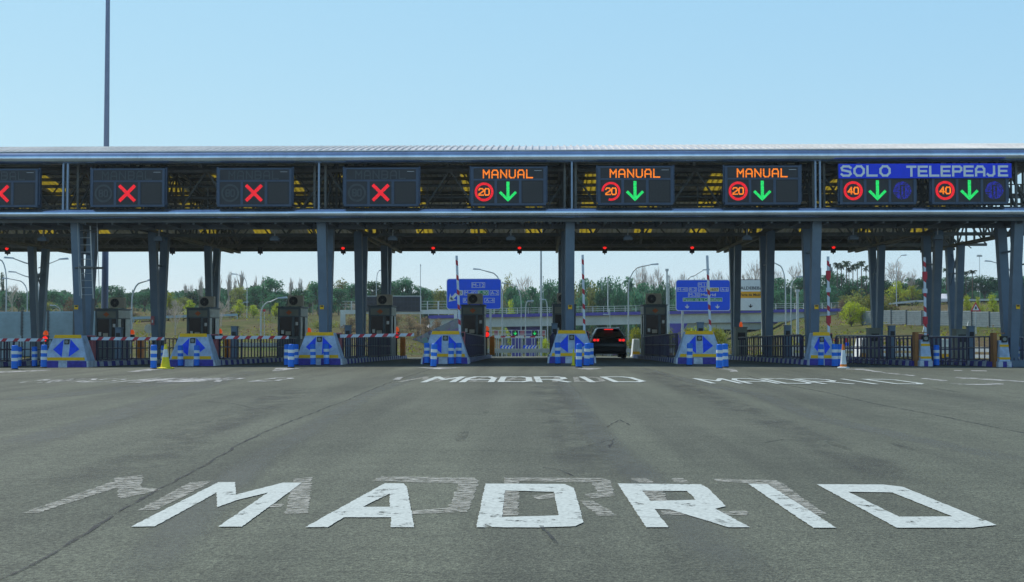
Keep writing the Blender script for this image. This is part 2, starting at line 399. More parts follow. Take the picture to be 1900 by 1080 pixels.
ORD = ['first', 'second', 'third', 'fourth', 'fifth', 'sixth', 'seventh', 'eighth', 'ninth', 'tenth', 'eleventh', 'twelfth', 'thirteenth', 'fourteenth', 'fifteenth', 'sixteenth', 'seventeenth', 'eighteenth', 'nineteenth', 'twentieth']
TENS = ['', '', 'twenty', 'thirty', 'forty', 'fifty', 'sixty', 'seventy', 'eighty', 'ninety']
def ordn(i):       # 0-based
    if i < 20: return ORD[i]
    a, b = divmod(i+1, 10)
    return (TENS[a][:-1]+'ieth') if b == 0 else TENS[a]+'-'+ORD[b-1]
# text outline (built-in font) turned into a plate facing -Y, centred on (x, z)
_tx = {}
def text_mesh(mb, body, x, z, h, y, m=0, width=None, bold=.0, th=.012):
    key = (body, bold)
    if key not in _tx:
        cu = bpy.data.curves.new('t', 'FONT'); cu.body = body; cu.size = 1; cu.extrude = 0; cu.offset = bold; cu.resolution_u = 3
        ob = bpy.data.objects.new('t', cu); me = bpy.data.meshes.new_from_object(ob)
        _tx[key] = ([v.co.copy() for v in me.vertices], [tuple(p.vertices) for p in me.polygons])
        bpy.data.objects.remove(ob); bpy.data.curves.remove(cu); bpy.data.meshes.remove(me)
    vs, fs = _tx[key]
    x0 = min(v.x for v in vs); x1 = max(v.x for v in vs); z0 = min(v.y for v in vs); z1 = max(v.y for v in vs)
    k = h/.7; kx = (width/(x1-x0)) if width else k
    cz = .345
    mb.add([(x+(v.x-(x0+x1)/2)*kx, y, z+(v.y-cz)*k) for v in vs], fs, m)
LET = {'M': [[(0, 0), (0, 1), (.5, .45), (1, 1), (1, 0)]], 'A': [[(0, 0), (0, .72), (.22, 1), (.78, 1), (1, .72), (1, 0)], [(0, .4), (1, .4)]],
 'N': [[(0, 0), (0, 1), (1, 0), (1, 1)]], 'U': [[(0, 1), (0, .2), (.22, 0), (.78, 0), (1, .2), (1, 1)]], 'L': [[(0, 1), (0, 0), (1, 0)]],
 'B': [[(0, 0), (0, 1), (.8, 1), (1, .8), (1, .6), (.8, .5), (1, .4), (1, .2), (.8, 0), (0, 0)], [(0, .5), (.8, .5)]],
 '2': [[(0, .8), (.2, 1), (.8, 1), (1, .8), (1, .6), (0, .15), (0, 0), (1, 0)]], '0': [[(0, .2), (.2, 0), (.8, 0), (1, .2), (1, .8), (.8, 1), (.2, 1), (0, .8), (0, .2)]],
 '4': [[(.75, 0), (.75, 1), (0, .3), (1, .3)]], '8': [[(0, .15), (.15, 0), (.85, 0), (1, .15), (1, .85), (.85, 1), (.15, 1), (0, .85), (0, .15)], [(0, .5), (1, .5)]],
 '7': [[(0, 1), (1, 1), (.4, 0)]],
 'D': [[(0, 0), (0, 1), (.75, 1), (1, .85), (1, .15), (.75, 0), (0, 0)]], 'S': [[(1, .85), (.8, 1), (.2, 1), (0, .82), (.1, .6), (.9, .42), (1, .18), (.8, 0), (.2, 0), (0, .15)]], 'O': [[(0, .3), (.28, 0), (.72, 0), (1, .3), (1, .7), (.72, 1), (.28, 1), (0, .7), (0, .3)]], 'T': [[(0, 1), (1, 1)], [(.5, 1), (.5, 0)]], 'E': [[(1, 1), (0, 1), (0, 0), (1, 0)], [(0, .5), (.9, .5)]],
 'P': [[(0, 0), (0, 1), (.8, 1), (1, .85), (1, .6), (.8, .45), (0, .45)]], 'J': [[(.8, 1), (.8, .2), (.6, 0), (.2, 0), (0, .15)]],
 'R': [[(0, 0), (0, 1), (.8, 1), (1, .85), (1, .6), (.8, .45), (0, .45)], [(.5, .45), (1, 0)]], 'I': [[(.5, 0), (.5, 1)]]}
def led_text(mb, body, xc, zc, w, h, y, t, m=0, gap=.5, th=.012):
    n = len(body); lw = w/(n+gap*(n-1)); kk = 0
    for i, ch in enumerate(body):
        x0 = xc-w/2+i*lw*(1+gap)
        for pl in LET[ch]:
            pts = [Vector((x0+a*lw, y, zc-h/2+b*h)) for a, b in pl]
            for p, q in zip(pts, pts[1:]):
                d = (q-p).normalized()*t*.45
                lf = Vector((0, -.0012*(kk % 3), 0)); kk += 1
                mb.bar(p-d+lf, q+d+lf, t, th, m, up=(0, 1, 0))
# ================================================================== SETTING: ground and plaza
def ground():
    ys = [-40, -20, 0, 10, 20, 30, 40, 46, 52, 60, 70, 80, 84]; y = 84
    while y < 360: y += 2.5+(y-84)*.012; ys.append(y)
    ys += [400, 440, 490, 560, 640]
    us = [-1900, -1400, -900, -600]+[-500+i*25 for i in range(121)]+[2700, 3200, 3900]
    mb = MB()
    for yy in ys:
        for u in us:
            x = (u-1005)/F*max(yy, 84)
            z = gz(x, yy)-(.06 if yy < 84 else 0)
            mb.v.append((x, yy, z))
    n = len(us)
    for j in range(len(ys)-1):
        for i in range(n-1):
            a = j*n+i; mb.f.append((a, a+1, a+n+1, a+n)); mb.m.append(0)
    tag(mb.build('ground', 'bank', smooth=True), kind='structure')
    mb = MB(); xs = [-90, -60, -45]+[-38+2*i for i in range(38)]+[45, 60, 90]
    ys = [-30, -10, 0, 5, 10, 15, 20, 25, 30, 35, 40, 42, 44, 45, 46, 47, 48, 49, 50, 52, 55, 60, 65, 70, 75, 80, 84]
    for yy in ys:
        for x in xs: mb.v.append((x, yy, gz(x, yy)))
    n = len(xs)
    for j in range(len(ys)-1):
        for i in range(n-1):
            a = j*n+i; mb.f.append((a, a+1, a+n+1, a+n)); mb.m.append(0)
    tag(mb.build('toll_plaza_road', 'asphalt', smooth=True), kind='structure')
ground()
def flat_poly(name, polys, material, lift=.006, px=True, rag=0):
    mb = MB(); rr_ = random.Random(len(name))
    for rings in polys:
        if not isinstance(rings[0][0], (tuple, list, Vector)): rings = [rings]
        R3 = [[G(*p) if px else Vector((p[0], p[1], gz(*p))) for p in r] for r in rings]
        if rag:                          # brushed, slightly ragged paint edges
            N3 = []
            for r in R3:
                o_ = []
                for a, b in zip(r, r[1:]+r[:1]):
                    k = max(1, int((b-a).length/.05)); s_ = Vector((-(b-a).y, (b-a).x, 0)).normalized()
                    for i in range(k): o_.append(a.lerp(b, i/k)+s_*(rr_.uniform(-1, 1)*rag if i else 0))
                N3.append(o_)
            R3 = N3
        tri = tessellate_polygon([[Vector((q.x, q.y, 0)) for q in r] for r in R3])
        flat = [q for r in R3 for q in r]
        fs = []
        for t in tri:
            a, b, c = (flat[i] for i in t)
            fs.append(t if (b-a).cross(c-a).z > 0 else t[::-1])
        mb.add([q+Vector((0, 0, lift)) for q in flat], fs)
    return tag(mb.build(name, material), kind='structure')
# near word, traced on the ground
flat_poly('road_word_near', [
 [(243,979),(287,978.5),(402,915.5),(403,942.5),(441,929),(497,915.5),(405,979),(449,979),(560,897),(525,897),(438,919),(436,896),(405,896)],
 [[(566,980),(608,980),(638,961.5),(726,961.5),(725,980),(768.7,980),(755,905),(749.5,898.5),(714,898)], [(673,942),(723.5,917),(723,942)]],
 [[(884,980),(1000,980.5),(1068,978),(1083,970.5),(1065,906.5),(1048,899.5),(900.5,898.7)], [(932,961),(937,911.5),(1028,914),(1036,958)]],
 [[(1146,898.5),(1199,980),(1240,980),(1215,946),(1243,947),(1352,980),(1392,980),(1327,945.5),(1347,941),(1313,906.5),(1300,900)], [(1192,912),(1207,931),(1291,928.8),(1275,912.5)]],
 [(1388,899),(1509,981),(1552,981),(1424,899.7)],
 [[(1515,899.8),(1664,981),(1805,981),(1849,975.8),(1676,905),(1640,900.5)], [(1574,914),(1656,915.3),(1767,960),(1668,960.5)]]], 'road_paint', .007, rag=.0045)
flat_poly('faded_word_near', [
 [(40,953),(72,952),(225,903),(232,893),(205,896)], [(212,888),(266,882),(262,905),(300,909),(222,927)],
 [(255,948),(290,947),(345,920),(395,893),(352,896)], [(528,955),(572,953),(580,886),(545,889)], [(470,936),(528,936),(520,942),(468,942)],
 [(707,884.5),(880,887),(889,893),(867,951),(765,955),(765,949),(832,943),(852,898),(690,893)],
 [(935,887),(1115,888),(1132,892),(1142,921),(1095,926),(1085,918),(1108,915),(1098,896),(962,893),(962,958),(931,958)],
 [(1075,930),(1100,930),(1145,957),(1110,958)], [(985,921),(1060,913),(1060,920),(1000,928)],
 [(1170,888),(1200,888),(1215,896),(1185,896)], [(1245,888),(1268,888),(1280,896),(1252,896)],
 [(1190,910),(1228,910),(1240,931),(1207,932)], [(1230,956),(1387,957),(1385,949),(1225,948)],
 [(1320,889),(1440,892),(1455,899),(1505,936),(1535,955),(1512,958),(1478,944),(1424,900),(1332,894)]], 'ghost_paint', .0045, rag=.012)
def word(name, material, lift, box, txt, t=.11, skip=(), K=3.2):
    """box: four photo corners bl, br, tr, tl of the word on the ground"""
    P = [G(*b) for b in box]; n = len(txt); lw = 1/(n+.34*(n-1)); mb = MB()
    def at(u, v):
        q = P[0]*(1-u)*(1-v)+P[1]*u*(1-v)+P[2]*u*v+P[3]*(1-u)*v; return Vector((q.x, q.y, gz(q.x, q.y)+lift))
    for i, ch in enumerate(txt):
        if i in skip: continue
        x0 = i*lw*1.34
        for pl in LET[ch]:
            for k in range(len(pl)-1):
                a = at(x0+pl[k][0]*lw, pl[k][1]); b = at(x0+pl[k+1][0]*lw, pl[k+1][1]); d = Vector((b.x-a.x, (b.y-a.y)/K, 0)).normalized()*t*.5
                s_ = Vector((-d.y, d.x*K, 0)); d = Vector((d.x, d.y*K, 0)); lf = Vector((0, 0, .0006*k))
                mb.add([a-d-s_+lf, b+d-s_+lf, b+d+s_+lf, a-d+s_+lf], [(0, 1, 2, 3)])
    return tag(mb.build(name, material), kind='structure')
word('road_word_middle', 'road_paint', .010, ((787, 709.5), (1197, 709.5), (1165, 700), (812, 700)), 'MADRID', .165, K=2.4)
word('faded_word_middle', 'ghost_paint', .005, ((745, 708), (1120, 708.5), (1110, 700.5), (790, 700)), 'MADRID', .15)
word('road_word_right', 'road_paint', .010, ((1322, 711.5), (1718, 713.5), (1652, 704.5), (1290, 703)), 'MADRID', .135, K=2.4)
word('road_word_left', 'thin_paint', .010, ((205, 710.5), (505, 708), (545, 702), (290, 702.5)), 'MADRID', .16, skip=(4,), K=2)
word('faded_word_left', 'thin_paint', .006, ((30, 711), (195, 709), (240, 703), (90, 704)), 'MAD', .10)
flat_poly('lane_markings', [
 [(728,705),(742,705),(748,700),(738,700)], [(292,710),(360,709),(398,703),(332,704)],
 [(235,690),(278,684.5),(305,685),(262,690)], [(505,689),(512,683),(560,683.5),(520,688.5)],
 [(770,682),(858,682),(815,685.5),(795,684)], [(1060,683),(1120,683.5),(1095,687),(1078,685)],
 [(1322,684),(1362,684.5),(1370,690),(1355,690),(1350,686)], [(0,689.5),(95,686.5),(92,688),(0,692)],
 [(1570,684.5),(1602,684.5),(1640,691),(1622,690.5),(1598,686.5),(1570,686)], [(1640,691.5),(1700,697),(1694,698),(1632,692)],
 [(1715,702),(1760,706.5),(1752,708),(1708,703)], [(1826,711.5),(1862,711.5),(1862,714),(1836,714)], [(1775,700),(1900,707),(1900,709),(1770,702)],
 [(1770,687),(1785,687.2),(1786,688.5),(1770,688.3)], [(1802,687.5),(1830,688),(1832,689.3),(1802,689)], [(1762,712),(1840,713.5),(1840,715),(1775,713.5)]], 'thin_paint', .007)
def strip(name, pts, w, material, lift, jit=0.):
    mb = MB(); P = [G(*p) for p in pts]; Q = []
    for a, b in zip(P, P[1:]):
        k = max(2, int((b-a).length/.25)); k = min(k, 60)
        for i in range(k): Q.append(a.lerp(b, i/k))
    Q.append(P[-1]); vs = []; n = len(Q)
    for i, q in enumerate(Q):
        d = (Q[min(i+1, n-1)]-Q[max(i-1, 0)]).normalized(); s_ = Vector((-d.y, d.x, 0))
        o = s_*(random.uniform(-1, 1)*jit); ww = w*random.uniform(.45, 1.3) if jit else w
        for sg in (-1, -.4, .4, 1):
            v = q+o+s_*ww*.5*sg; vs.append((v.x, v.y, gz(v.x, v.y)+lift))
    mb.add(vs, [(4*i+j, 4*i+j+1, 4*i+j+5, 4*i+j+4) for i in range(n-1) for j in range(3)]); ob = mb.build(name, material)
    at = ob.data.attributes.new('mid', 'FLOAT', 'POINT')                 # 1 along the middle, 0 at the edges and ends
    for i in range(n):
        for j in range(4): at.data[4*i+j].value = (0 if j in (0, 3) else 1)*min(1, i/4, (n-1-i)/4)
    return tag(ob, kind='structure')
strip('road_crack', [(-20,1085),(15,1070),(110,1018),(221,952),(262,925),(387,860),(440,827),(505,795),(640,744),(720,711),(802,684)], .036, 'crack', .0045, .02)
strip('road_crack', [(1385,697),(1439,711),(1532,728),(1616,748),(1753,774),(1910,806)], .05, 'crack', .0045, .012)
strip('road_crack', [(1003,978),(1012,990),(1035,1012),(1082,1018)], .028, 'crack', .012, .012)
strip('road_crack', [(600,1061),(760,1063),(960,1066),(1180,1054),(1400,1062),(1600,1050),(1810,1045)], .007, 'crack', .0045, .003)
strip('road_crack', [(0,970),(160,962),(260,946),(560,948),(900,944),(1300,968),(1500,990),(1900,1004)], .007, 'crack', .013, .004)
strip('road_crack', [(0,890),(300,893),(700,889),(1100,892),(1480,889),(1900,879)], .008, 'crack', .0136, .004)
strip('road_crack', [(770,835),(930,837),(1180,853)], .012, 'crack', .0045, .004)
strip('road_crack', [(1060,1010),(1130,1024),(1185,1050)], .05, 'dark_band', .0050, .01)
strip('road_seam', [(1190,683),(1300,712),(1413,733),(1520,776),(1700,815),(1900,858)], .55, 'pale_band', .0022)
strip('road_seam', [(1030,694),(1050,717),(1075,755),(1105,800),(1150,850),(1190,880),(1260,960),(1400,1085)], .5, 'pale_band', .0026)
strip('road_seam', [(790,694),(690,728),(600,782),(480,850),(380,940),(230,1085)], .5, 'pale_band', .0024)
strip('road_seam', [(470,688),(330,730),(160,790),(0,828)], .9, 'pale_band', .0020)
strip('road_seam', [(380,700),(200,725),(0,744)], 1.2, 'pale_band', .0028)
strip('road_stain', [(1010,705),(1040,760),(1080,840),(1150,900)], 1.1, 'dark_band', .0030)
strip('road_stain', [(1205,690),(1330,740),(1480,800),(1700,905)], .9, 'dark_band', .0032)
strip('road_stain', [(560,720),(400,790),(150,905)], 1.1, 'dark_band', .0034)

rs = random.Random(4)
for cx_, n_ in ((-1.3, 2), (3.7, 3), (8.7, 2), (-6.3, 1)):      # oil and rubber marks in the lanes
    for i in range(n_):
        y_ = rs.uniform(13, 43); x_ = cx_+rs.gauss(0, .5); w_ = rs.uniform(.04, .10); l_ = rs.uniform(.3, 1.2)
        flat_poly('oil_mark', [[(x_+w_*math.cos(R(a))*rs.uniform(.7, 1.2), y_+l_*math.sin(R(a))*rs.uniform(.7, 1.1)) for a in range(0, 360, 36)]], 'oil', .0030+.0001*i, px=False)
for pts in ([(1120,795),(1150,779),(1168,790)], [(1090,828),(1140,815),(1130,832)], [(1420,822),(1455,816),(1490,818)], [(1005,868),(1040,872),(1068,884)], [(1230,775),(1300,774),(1350,778)], [(380,745),(425,748),(470,757)]):
    strip('road_crack', pts, .03, 'crack', .0052, .02)

# ================================================================== TOLL CANOPY
YA, ZA, RR = 61., 9.9, 44.
def zr(y): return ZA-RR+math.sqrt(RR*RR-(y-YA)**2)
ROOT = Vector((-8.8, 61, 0)); XL, XR = -43., 25.3
canopy = thing('toll_canopy', 'long steel toll plaza canopy with curved ribbed roof on paired leaning columns', 'canopy', ROOT)
def cb(mb, name, m, parent=canopy, **k): return mb.build(name, m, parent, loc=-ROOT if parent is canopy else None, **k)
SKX = [-.49+3.3333*k for k in range(-12, 8)]
def arc_slab(mb, x0, x1, y0, y1, dz, th, n=16, m=0):
    for i in range(n):
        a = y0+(y1-y0)*i/n; b = y0+(y1-y0)*(i+1)/n; za, zb = zr(a)+dz, zr(b)+dz
        mb.hexa([(x0, a, za-th), (x1, a, za-th), (x1, b, zb-th), (x0, b, zb-th), (x0, a, za), (x1, a, za), (x1, b, zb), (x0, b, zb)], m)
# roof sheet: solid bays between the translucent strips
mb = MB(); edges = [XL]
for s_ in SKX: edges += [s_-.53, s_+.53]
edges.append(XR)
for i in range(0, len(edges), 2): arc_slab(mb, edges[i], edges[i+1], 64.0, 76.5, 0, .05, 10)
for s_ in SKX:
    arc_slab(mb, s_-.53, s_+.53, 76.1, 76.5, 0, .05, 1)
arc_slab(mb, XL, XR, 49.0, 64.0, 0, .05, 10)
x = XL+.1; k = 0
while x < XR:
    arc_slab(mb, x, x+.045, 49.0, 76.5, .062, .06, 14, 0); x += .285
cb(mb, 'roof', 'roof_sheet')
roofo = canopy.children[0]
for s_ in SKX:
    mb = MB(); arc_slab(mb, s_-.525, s_+.525, 64.02, 76.08, -.012, .012, 12); cb(mb, 'skylight', 'skylight_sheet')
# corrugation under the roof
mb = MB(); x = XL+.15
while x < XR-.2:
    if min(abs(x-s_) for s_ in SKX) > .62: arc_slab(mb, x, x+.10, 49.4, 76.4, -.05, .035, 8)
    x += .3
cb(mb, 'ceiling_ribs', 'roof_under')
mb = MB()
y = 50.2
while y < 76.4:
    if not 73.9 < y < 75.8: mb.box(XL+.1, XR-.1, y, y+.08, zr(y)-.27, zr(y)-.09)
    y += 1.45
cb(mb, 'purlins', 'truss_paint')
# fascia tubes with panel joints
def fascia(name, yc, zc, r, joint0, step, x1):
    mb = MB(); x = XL
    xs = [XL]+[joint0+step*i for i in range(-12, 20) if XL < joint0+step*i < x1]+[x1]
    for a, b in zip(xs, xs[1:]):
        dr = random.uniform(-.003, .003)
        mb.tube((a+.006, yc, zc+dr), (b-.006, yc, zc+dr), r, r, 28)
        mb.tube((a-.02, yc, zc), (a+.02, yc, zc), r-.02, r-.02, 16)
    return cb(mb, name, 'tube_metal', smooth=True)
fascia('upper_fascia', 48.93, 8.17, .245, -1.3, 2.95, XR)
fascia('lower_fascia', 49.0, 5.95, .205, -1.2, 2.95, XR)
mb = MB()
mb.box(XL, XR, 49.0, 49.4, 8.30, 8.42); mb.box(XL, XR, 48.80, 49.0, 8.40, 8.435)
cb(mb, 'gutter', 'roof_sheet')
# catwalk behind the signs with its railing
mb = MB(); mb.box(XL, XR, 49.25, 49.33, 5.62, 5.80); mb.box(XL, XR, 51.25, 51.40, 5.50, 5.78)
x = XL
while x < XR: mb.box(x, x+.05, 49.33, 51.25, 5.70, 5.76); x += .16
x = XL+.4
while x < XR: mb.box(x, x+.08, 49.33, 51.25, 5.55, 5.69); x += 1.1
cb(mb, 'catwalk', 'column_dark')
mb = MB()
for z in (6.35, 6.82, 7.30): mb.bar((XL, 51.35, z), (XR, 51.35, z), .045)
x = XL+.5
while x < XR: mb.bar((x, 51.35, 5.78), (x, 51.35, 7.30), .045); x += 1.02
cb(mb, 'catwalk_railing', 'truss_paint')
COLX = [-38.8, -29.1, -18.98, -8.92, 1.15, 11.05, 19.08, 23.5]
# mullions between the tubes
for cx, pair in ((-28.8, 1), (W(122, 350, 48.9).x, 1), (W(592, 350, 48.9).x, 0), (W(1061, 350, 48.9).x, 0), (W(1517, 350, 48.9).x, 1), (19.4, 0)):
    mb = MB()
    for dx in ((-.09, .09) if pair else (0,)): mb.box(cx+dx-.035, cx+dx+.035, 48.85, 48.95, 6.02, 8.12)
    if pair: mb.box(cx-.13, cx+.13, 48.84, 48.96, 6.02, 6.09)
    cb(mb, 'mullion', 'steel_light')
# trusses
def truss_x(y, z0, z1, pitch, w=.11, x0=XL, x1=XR):
    mb = MB(); mb.bar((x0, y, z0), (x1, y, z0), w*1.4, w*1.5); mb.bar((x0, y, z1), (x1, y, z1), w*1.3, w*1.3)
    n = int((x1-x0)/pitch); p = (x1-x0)/n
    for i in range(n):
        a = x0+p*i; mb.bar((a, y, z0), (a+p/2, y, z1), w*.75); mb.bar((a+p/2, y, z1), (a+p, y, z0), w*.75)
    cb(mb, 'long_truss', 'truss_paint')
truss_x(51.0, 6.05, 7.9, 2.5, .10); truss_x(56.0, 6.95, 8.7, 2.5, .07)
truss_x(61.0, 6.0, 7.9, 2.5, .11); truss_x(66.0, 6.8, 8.3, 2.5, .07); truss_x(71.0, 6.15, 7.7, 2.5, .10); truss_x(75.2, 6.35, 7.1, 1.5, .06)
def truss_y(cx, z0=6.1, w=.11, top=True):
    mb = MB(); ys = [49.6+2.69*i for i in range(11)]
    mb.bar((cx, 49.4, z0), (cx, 76.5, z0), w*1.6, w*1.3)
    for i, y in enumerate(ys):
        mb.bar((cx, y, z0), (cx, y, zr(y)-.4), w)
        if i < len(ys)-1:
            y2 = ys[i+1]; a, b = ((y, z0), (y2, zr(y2)-.4)) if i % 2 == 0 else ((y, zr(y)-.4), (y2, z0))
            mb.bar((cx, a[0], a[1]), (cx, b[0], b[1]), w*.8); mb.bar((cx, y, zr(y)-.42), (cx, y2, zr(y2)-.42), w*1.6, w*1.3)
    cb(mb, 'cross_truss', 'truss_paint')
for cx in COLX:
    truss_y(cx-.22, 6.1, .09); truss_y(cx+.22, 6.1, .09)
for cx in (-33.8, -23.8, -13.8, -3.8, 6.1, 15.2):          # lighter rafters between the columns
    mb = MB()
    for i in range(10):
        a = 49.6+2.69*i; b = a+2.69
        mb.bar((cx, a, zr(a)-.42), (cx, b, zr(b)-.42), .12, .2)
    cb(mb, 'rafter', 'truss_paint')
# rear fascia
mb = MB(); mb.box(XL, XR, 76.5, 76.62, 6.30, 7.32); mb.box(XL, XR, 76.35, 76.75, 6.18, 6.30); mb.box(XL, XR, 76.38, 76.50, 6.72, 6.80)
cb(mb, 'rear_fascia', 'rear_panel')
mb = MB(); x = XL
while x < XR: mb.bar((x, 76.42, 6.3), (x+.55, 76.42, 6.75), .05); mb.bar((x+.55, 76.42, 6.75), (x+1.1, 76.42, 6.3), .05); x += 1.1
cb(mb, 'rear_lattice', 'truss_paint')
# V columns
def vcol(cx, yb):
    zb = gz(cx, yb)
    col_ = MB()
    for sg in (-1, 1):
        yt = yb+sg*1.0; y0 = yb+sg*.20; wb, wt = .165, .185; db, dt = .17, .20; zt = 6.1
        col_.hexa([(cx-wb, y0-db, zb), (cx+wb, y0-db, zb), (cx+wb, y0+db, zb), (cx-wb, y0+db, zb),
                   (cx-wt, yt-dt, zt), (cx+wt, yt-dt, zt), (cx+wt, yt+dt, zt), (cx-wt, yt+dt, zt)])
    col_.bar((cx-.05, yb-.7, 4.5), (cx-.05, yb+.7, 4.5), .08)
    if yb > 70: col_.bar((cx+.1, yb-.5, 3.9), (cx+.1, yb+1.0, 6.0), .06); col_.bar((cx-.1, yb+.5, 3.9), (cx-.1, yb-1.0, 6.0), .06)
    col_.box(cx-.42, cx+.42, yb-.62, yb+.62, zb, zb+.26)
    return cb(col_, 'column', 'column_paint')
for cx in COLX:
    for yb in (51.0, 61.0, 71.0):
        if cx == 23.5 and yb == 51: continue
        u = 1005+F*cx/yb
        if u < -160 or u > 2060: continue
        c = vcol(cx, yb)
        if yb == 51.0:
            mb = MB(); z = 2.15
            mb.box(cx-.08, cx+.08, 50.12, 50.125, z, z+.17); mb.box(cx-.055, cx+.055, 50.115, 50.12, z+.10, z+.155, 1)
            o = mb.build('warning_label', ['band_yellow', 'sign_black'], c)
mb = MB(); mb.box(-19.15, -18.97, 60.30, 60.31, 1.55, 1.98); mb.box(-19.10, -19.03, 60.292, 60.30, 1.66, 1.80, 1)
tag(mb.build('fire_notice', ['cabinet_red', 'sign_white']), 'small red fire notice with white figure on a paired column near the left', 'notice')
# floodlight boxes hanging under the canopy
lx = [W(p_, 443, 52.9).x for p_ in (80, 295, 510, 729, 948, 1165, 1386, 1583, 1740)]
def flood():
    t = thing('hanging_lamp', 'x', 'lamp', (0, 52.9, 5.12), group='box lamps hanging under the canopy')
    mb = MB(); mb.box(-.19, .19, -.16, .16, .02, .15); mb.box(-.13, .13, -.10, .10, .15, .22); mb.build('housing', 'column_paint', t, bevel=.01)
    mb = MB(); mb.box(-.15, .15, -.12, .12, .0, .02); mb.build('glass', 'sign_blank', t)
    mb = MB(); mb.tube((0, 0, .2), (0, 0, .85), .018); mb.build('stem', 'galvanised', t); return t
pl = flood(); pl.location.x = lx[0]; pl['label'] = 'grey box lamp hanging under the canopy, leftmost of the hanging lamps'
for i, x in enumerate(lx[1:]): again(pl, f'grey box lamp hanging on a stem under the canopy, {ordn(i+1)} from the left', (x, 52.9, 5.12))
# ================================================================== LANE SIGNS
def lane_sign(state):
    t = thing('lane_sign', 'x', 'lane sign', group='LED lane signs along the canopy front')
    w = 1.475; H = 1.52
    mb = MB(); mb.box(-w, w, .03, .42, 0, H); mb.build('housing', 'sign_frame', t, bevel=.01)
    mb = MB(); f = .075
    mb.box(-w, w, 0, .03, 0, f); mb.box(-w, w, 0, .03, H-f*.8, H); mb.box(-w, -w+f*1.3, 0, .03, f, H-f*.8); mb.box(w-f*1.3, w, 0, .03, f, H-f*.8)
    mb.box(-w+f*1.3, w-f*1.3, -.002, .03, .98, 1.045)
    for x in (-.50, .46): mb.box(x-.05, x+.05, -.002, .03, f, .98)
    mb.box(-w-.06, -w, .1, .2, .1, H+.05); mb.box(w, w+.06, .1, .2, .1, H+.05)
    mb.build('frame', 'sign_frame', t)
    mb = MB(); mb.box(-1.37, 1.37, .02, .029, 1.05, 1.455); mb.build('text_panel', 'sign_face', t)
    mb = MB(); mb.box(1.02, 1.30, .012, .018, 1.36, 1.372); mb.build('maker_mark', 'sign_white', t)
    mb = MB(); mb.box(-1.37, -.55, .02, .029, .08, .975); mb.build('speed_panel', 'sign_face', t)
    mb = MB(); mb.box(-.45, .41, .02, .029, .08, .975); mb.build('arrow_panel', 'sign_face', t)
    mb = MB(); mb.box(.51, 1.37, .02, .029, .08, .975, 1); mb.box(.56, 1.32, .010, .019, .14, .92, 0); mb.build('blank_panel', ['sign_blank', 'sign_face'], t)
    cx, cz = -.96, .53; ax = -.02
    if state == 'closed':
        mb = MB(); led_text(mb, 'MANBAL', -.03, 1.24, 1.95, .30, .012, .05); mb.build('unlit_lettering', 'dim_led', t)
        mb = MB(); mb.disc((cx, .006, cz), .36, .012, 28, 0, .28); led_text(mb, '80', cx, cz, .33, .25, .012, .06); mb.build('unlit_speed_limit', 'dim_led', t)
        mb = MB(); mb.bar((ax-.31, .008, cz-.31), (ax+.31, .008, cz+.31), .125, .012, up=(0, 1, 0)); mb.bar((ax-.31, .004, cz+.31), (ax+.31, .004, cz-.31), .125, .012, up=(0, 1, 0))
        mb.build('lit_cross', 'led_red', t)
    else:
        if state != 'tele':
            mb = MB(); led_text(mb, 'MANUAL', -.02, 1.235, 1.93, .30, .006, .05); mb.build('lettering', 'led_orange', t)
        mb = MB()
        if state == 'broken': mb.disc((cx, .006, cz), .37, .012, 40, 0, .285, -105, 180)
        else: mb.disc((cx, .006, cz), .37, .012, 40, 0, .275)
        mb.build('red_ring', 'led_red', t)
        mb = MB(); led_text(mb, '40' if state == 'tele' else '20', cx, cz, .40, .25, .006, .05, gap=.35); mb.build('speed_number', 'led_orange', t)
        mb = MB(); b = cz-.37
        mb.plate([(ax-.06, b+.18), (ax-.06, b+.77), (ax+.06, b+.77), (ax+.06, b+.18), (ax+.28, b+.40), (ax+.355, b+.325), (ax, b-.02), (ax-.355, b+.325), (ax-.28, b+.40)], .002, .014)
        mb.build('green_arrow', 'led_green', t)
    if state == 'tele':
        rng = random.Random(3); mb = MB()
        for i in range(-13, 14):
            for j in range(-13, 14):
                a, c_ = i*.026, j*.026
                if a*a+c_*c_ < .345**2 and not (abs(a) in (.078, .052) and abs(c_) < .2) and not (abs(c_-.2) < .01 and abs(a) < .12) and rng.random() < .62:
                    mb.box(.94+a-.010, .94+a+.010, .003, .010, cz+c_-.010, cz+c_+.010)
        mb.build('blue_disc', 'led_blue', t)
    return t
SY, SZ = 48.55, 6.19
wx = lambda px, Y, py=350: W(px, py, Y).x
SX = [wx(2.5, 48.6), wx(237.5, 48.6), wx(472.5, 48.6), wx(707.5, 48.6)]
sp = {k: lane_sign(k) for k in ('closed', 'open', 'broken', 'tele')}
names = ['dark lane sign with red cross, cut by the left edge of the photo', 'dark lane sign with red cross left of the second column, second from the left',
         'dark lane sign with red cross, third from the left', 'dark lane sign with red cross next to the first lit orange sign']
sp['closed'].location = (SX[0], SY, SZ); sp['closed']['label'] = names[0]
for i in (1, 2, 3): again(sp['closed'], names[i], (SX[i], SY, SZ))
sp['open'].location = (wx(943.5, 48.6), SY, SZ+.02); sp['open']['label'] = 'lit sign with orange lettering, whole 20 ring and green arrow, beside the red-cross signs'
sp['broken'].location = (wx(1179, 48.6), SY, SZ+.03); sp['broken']['label'] = 'lit orange lane sign whose red ring round the 20 has a gap'
again(sp['open'], 'lit orange lane sign with 20 and green arrow, rightmost of the three', (wx(1415, 48.6), SY, SZ+.03))
sp['tele'].location = (wx(1628.5, 48.6), SY, SZ+.03); sp['tele']['label'] = 'sign with 40, green arrow and blue disc, under the first word of the blue board'
again(sp['tele'], 'sign with 40, green arrow and blue disc, at the right end of the blue board', (wx(1799, 48.6), SY, SZ+.03))
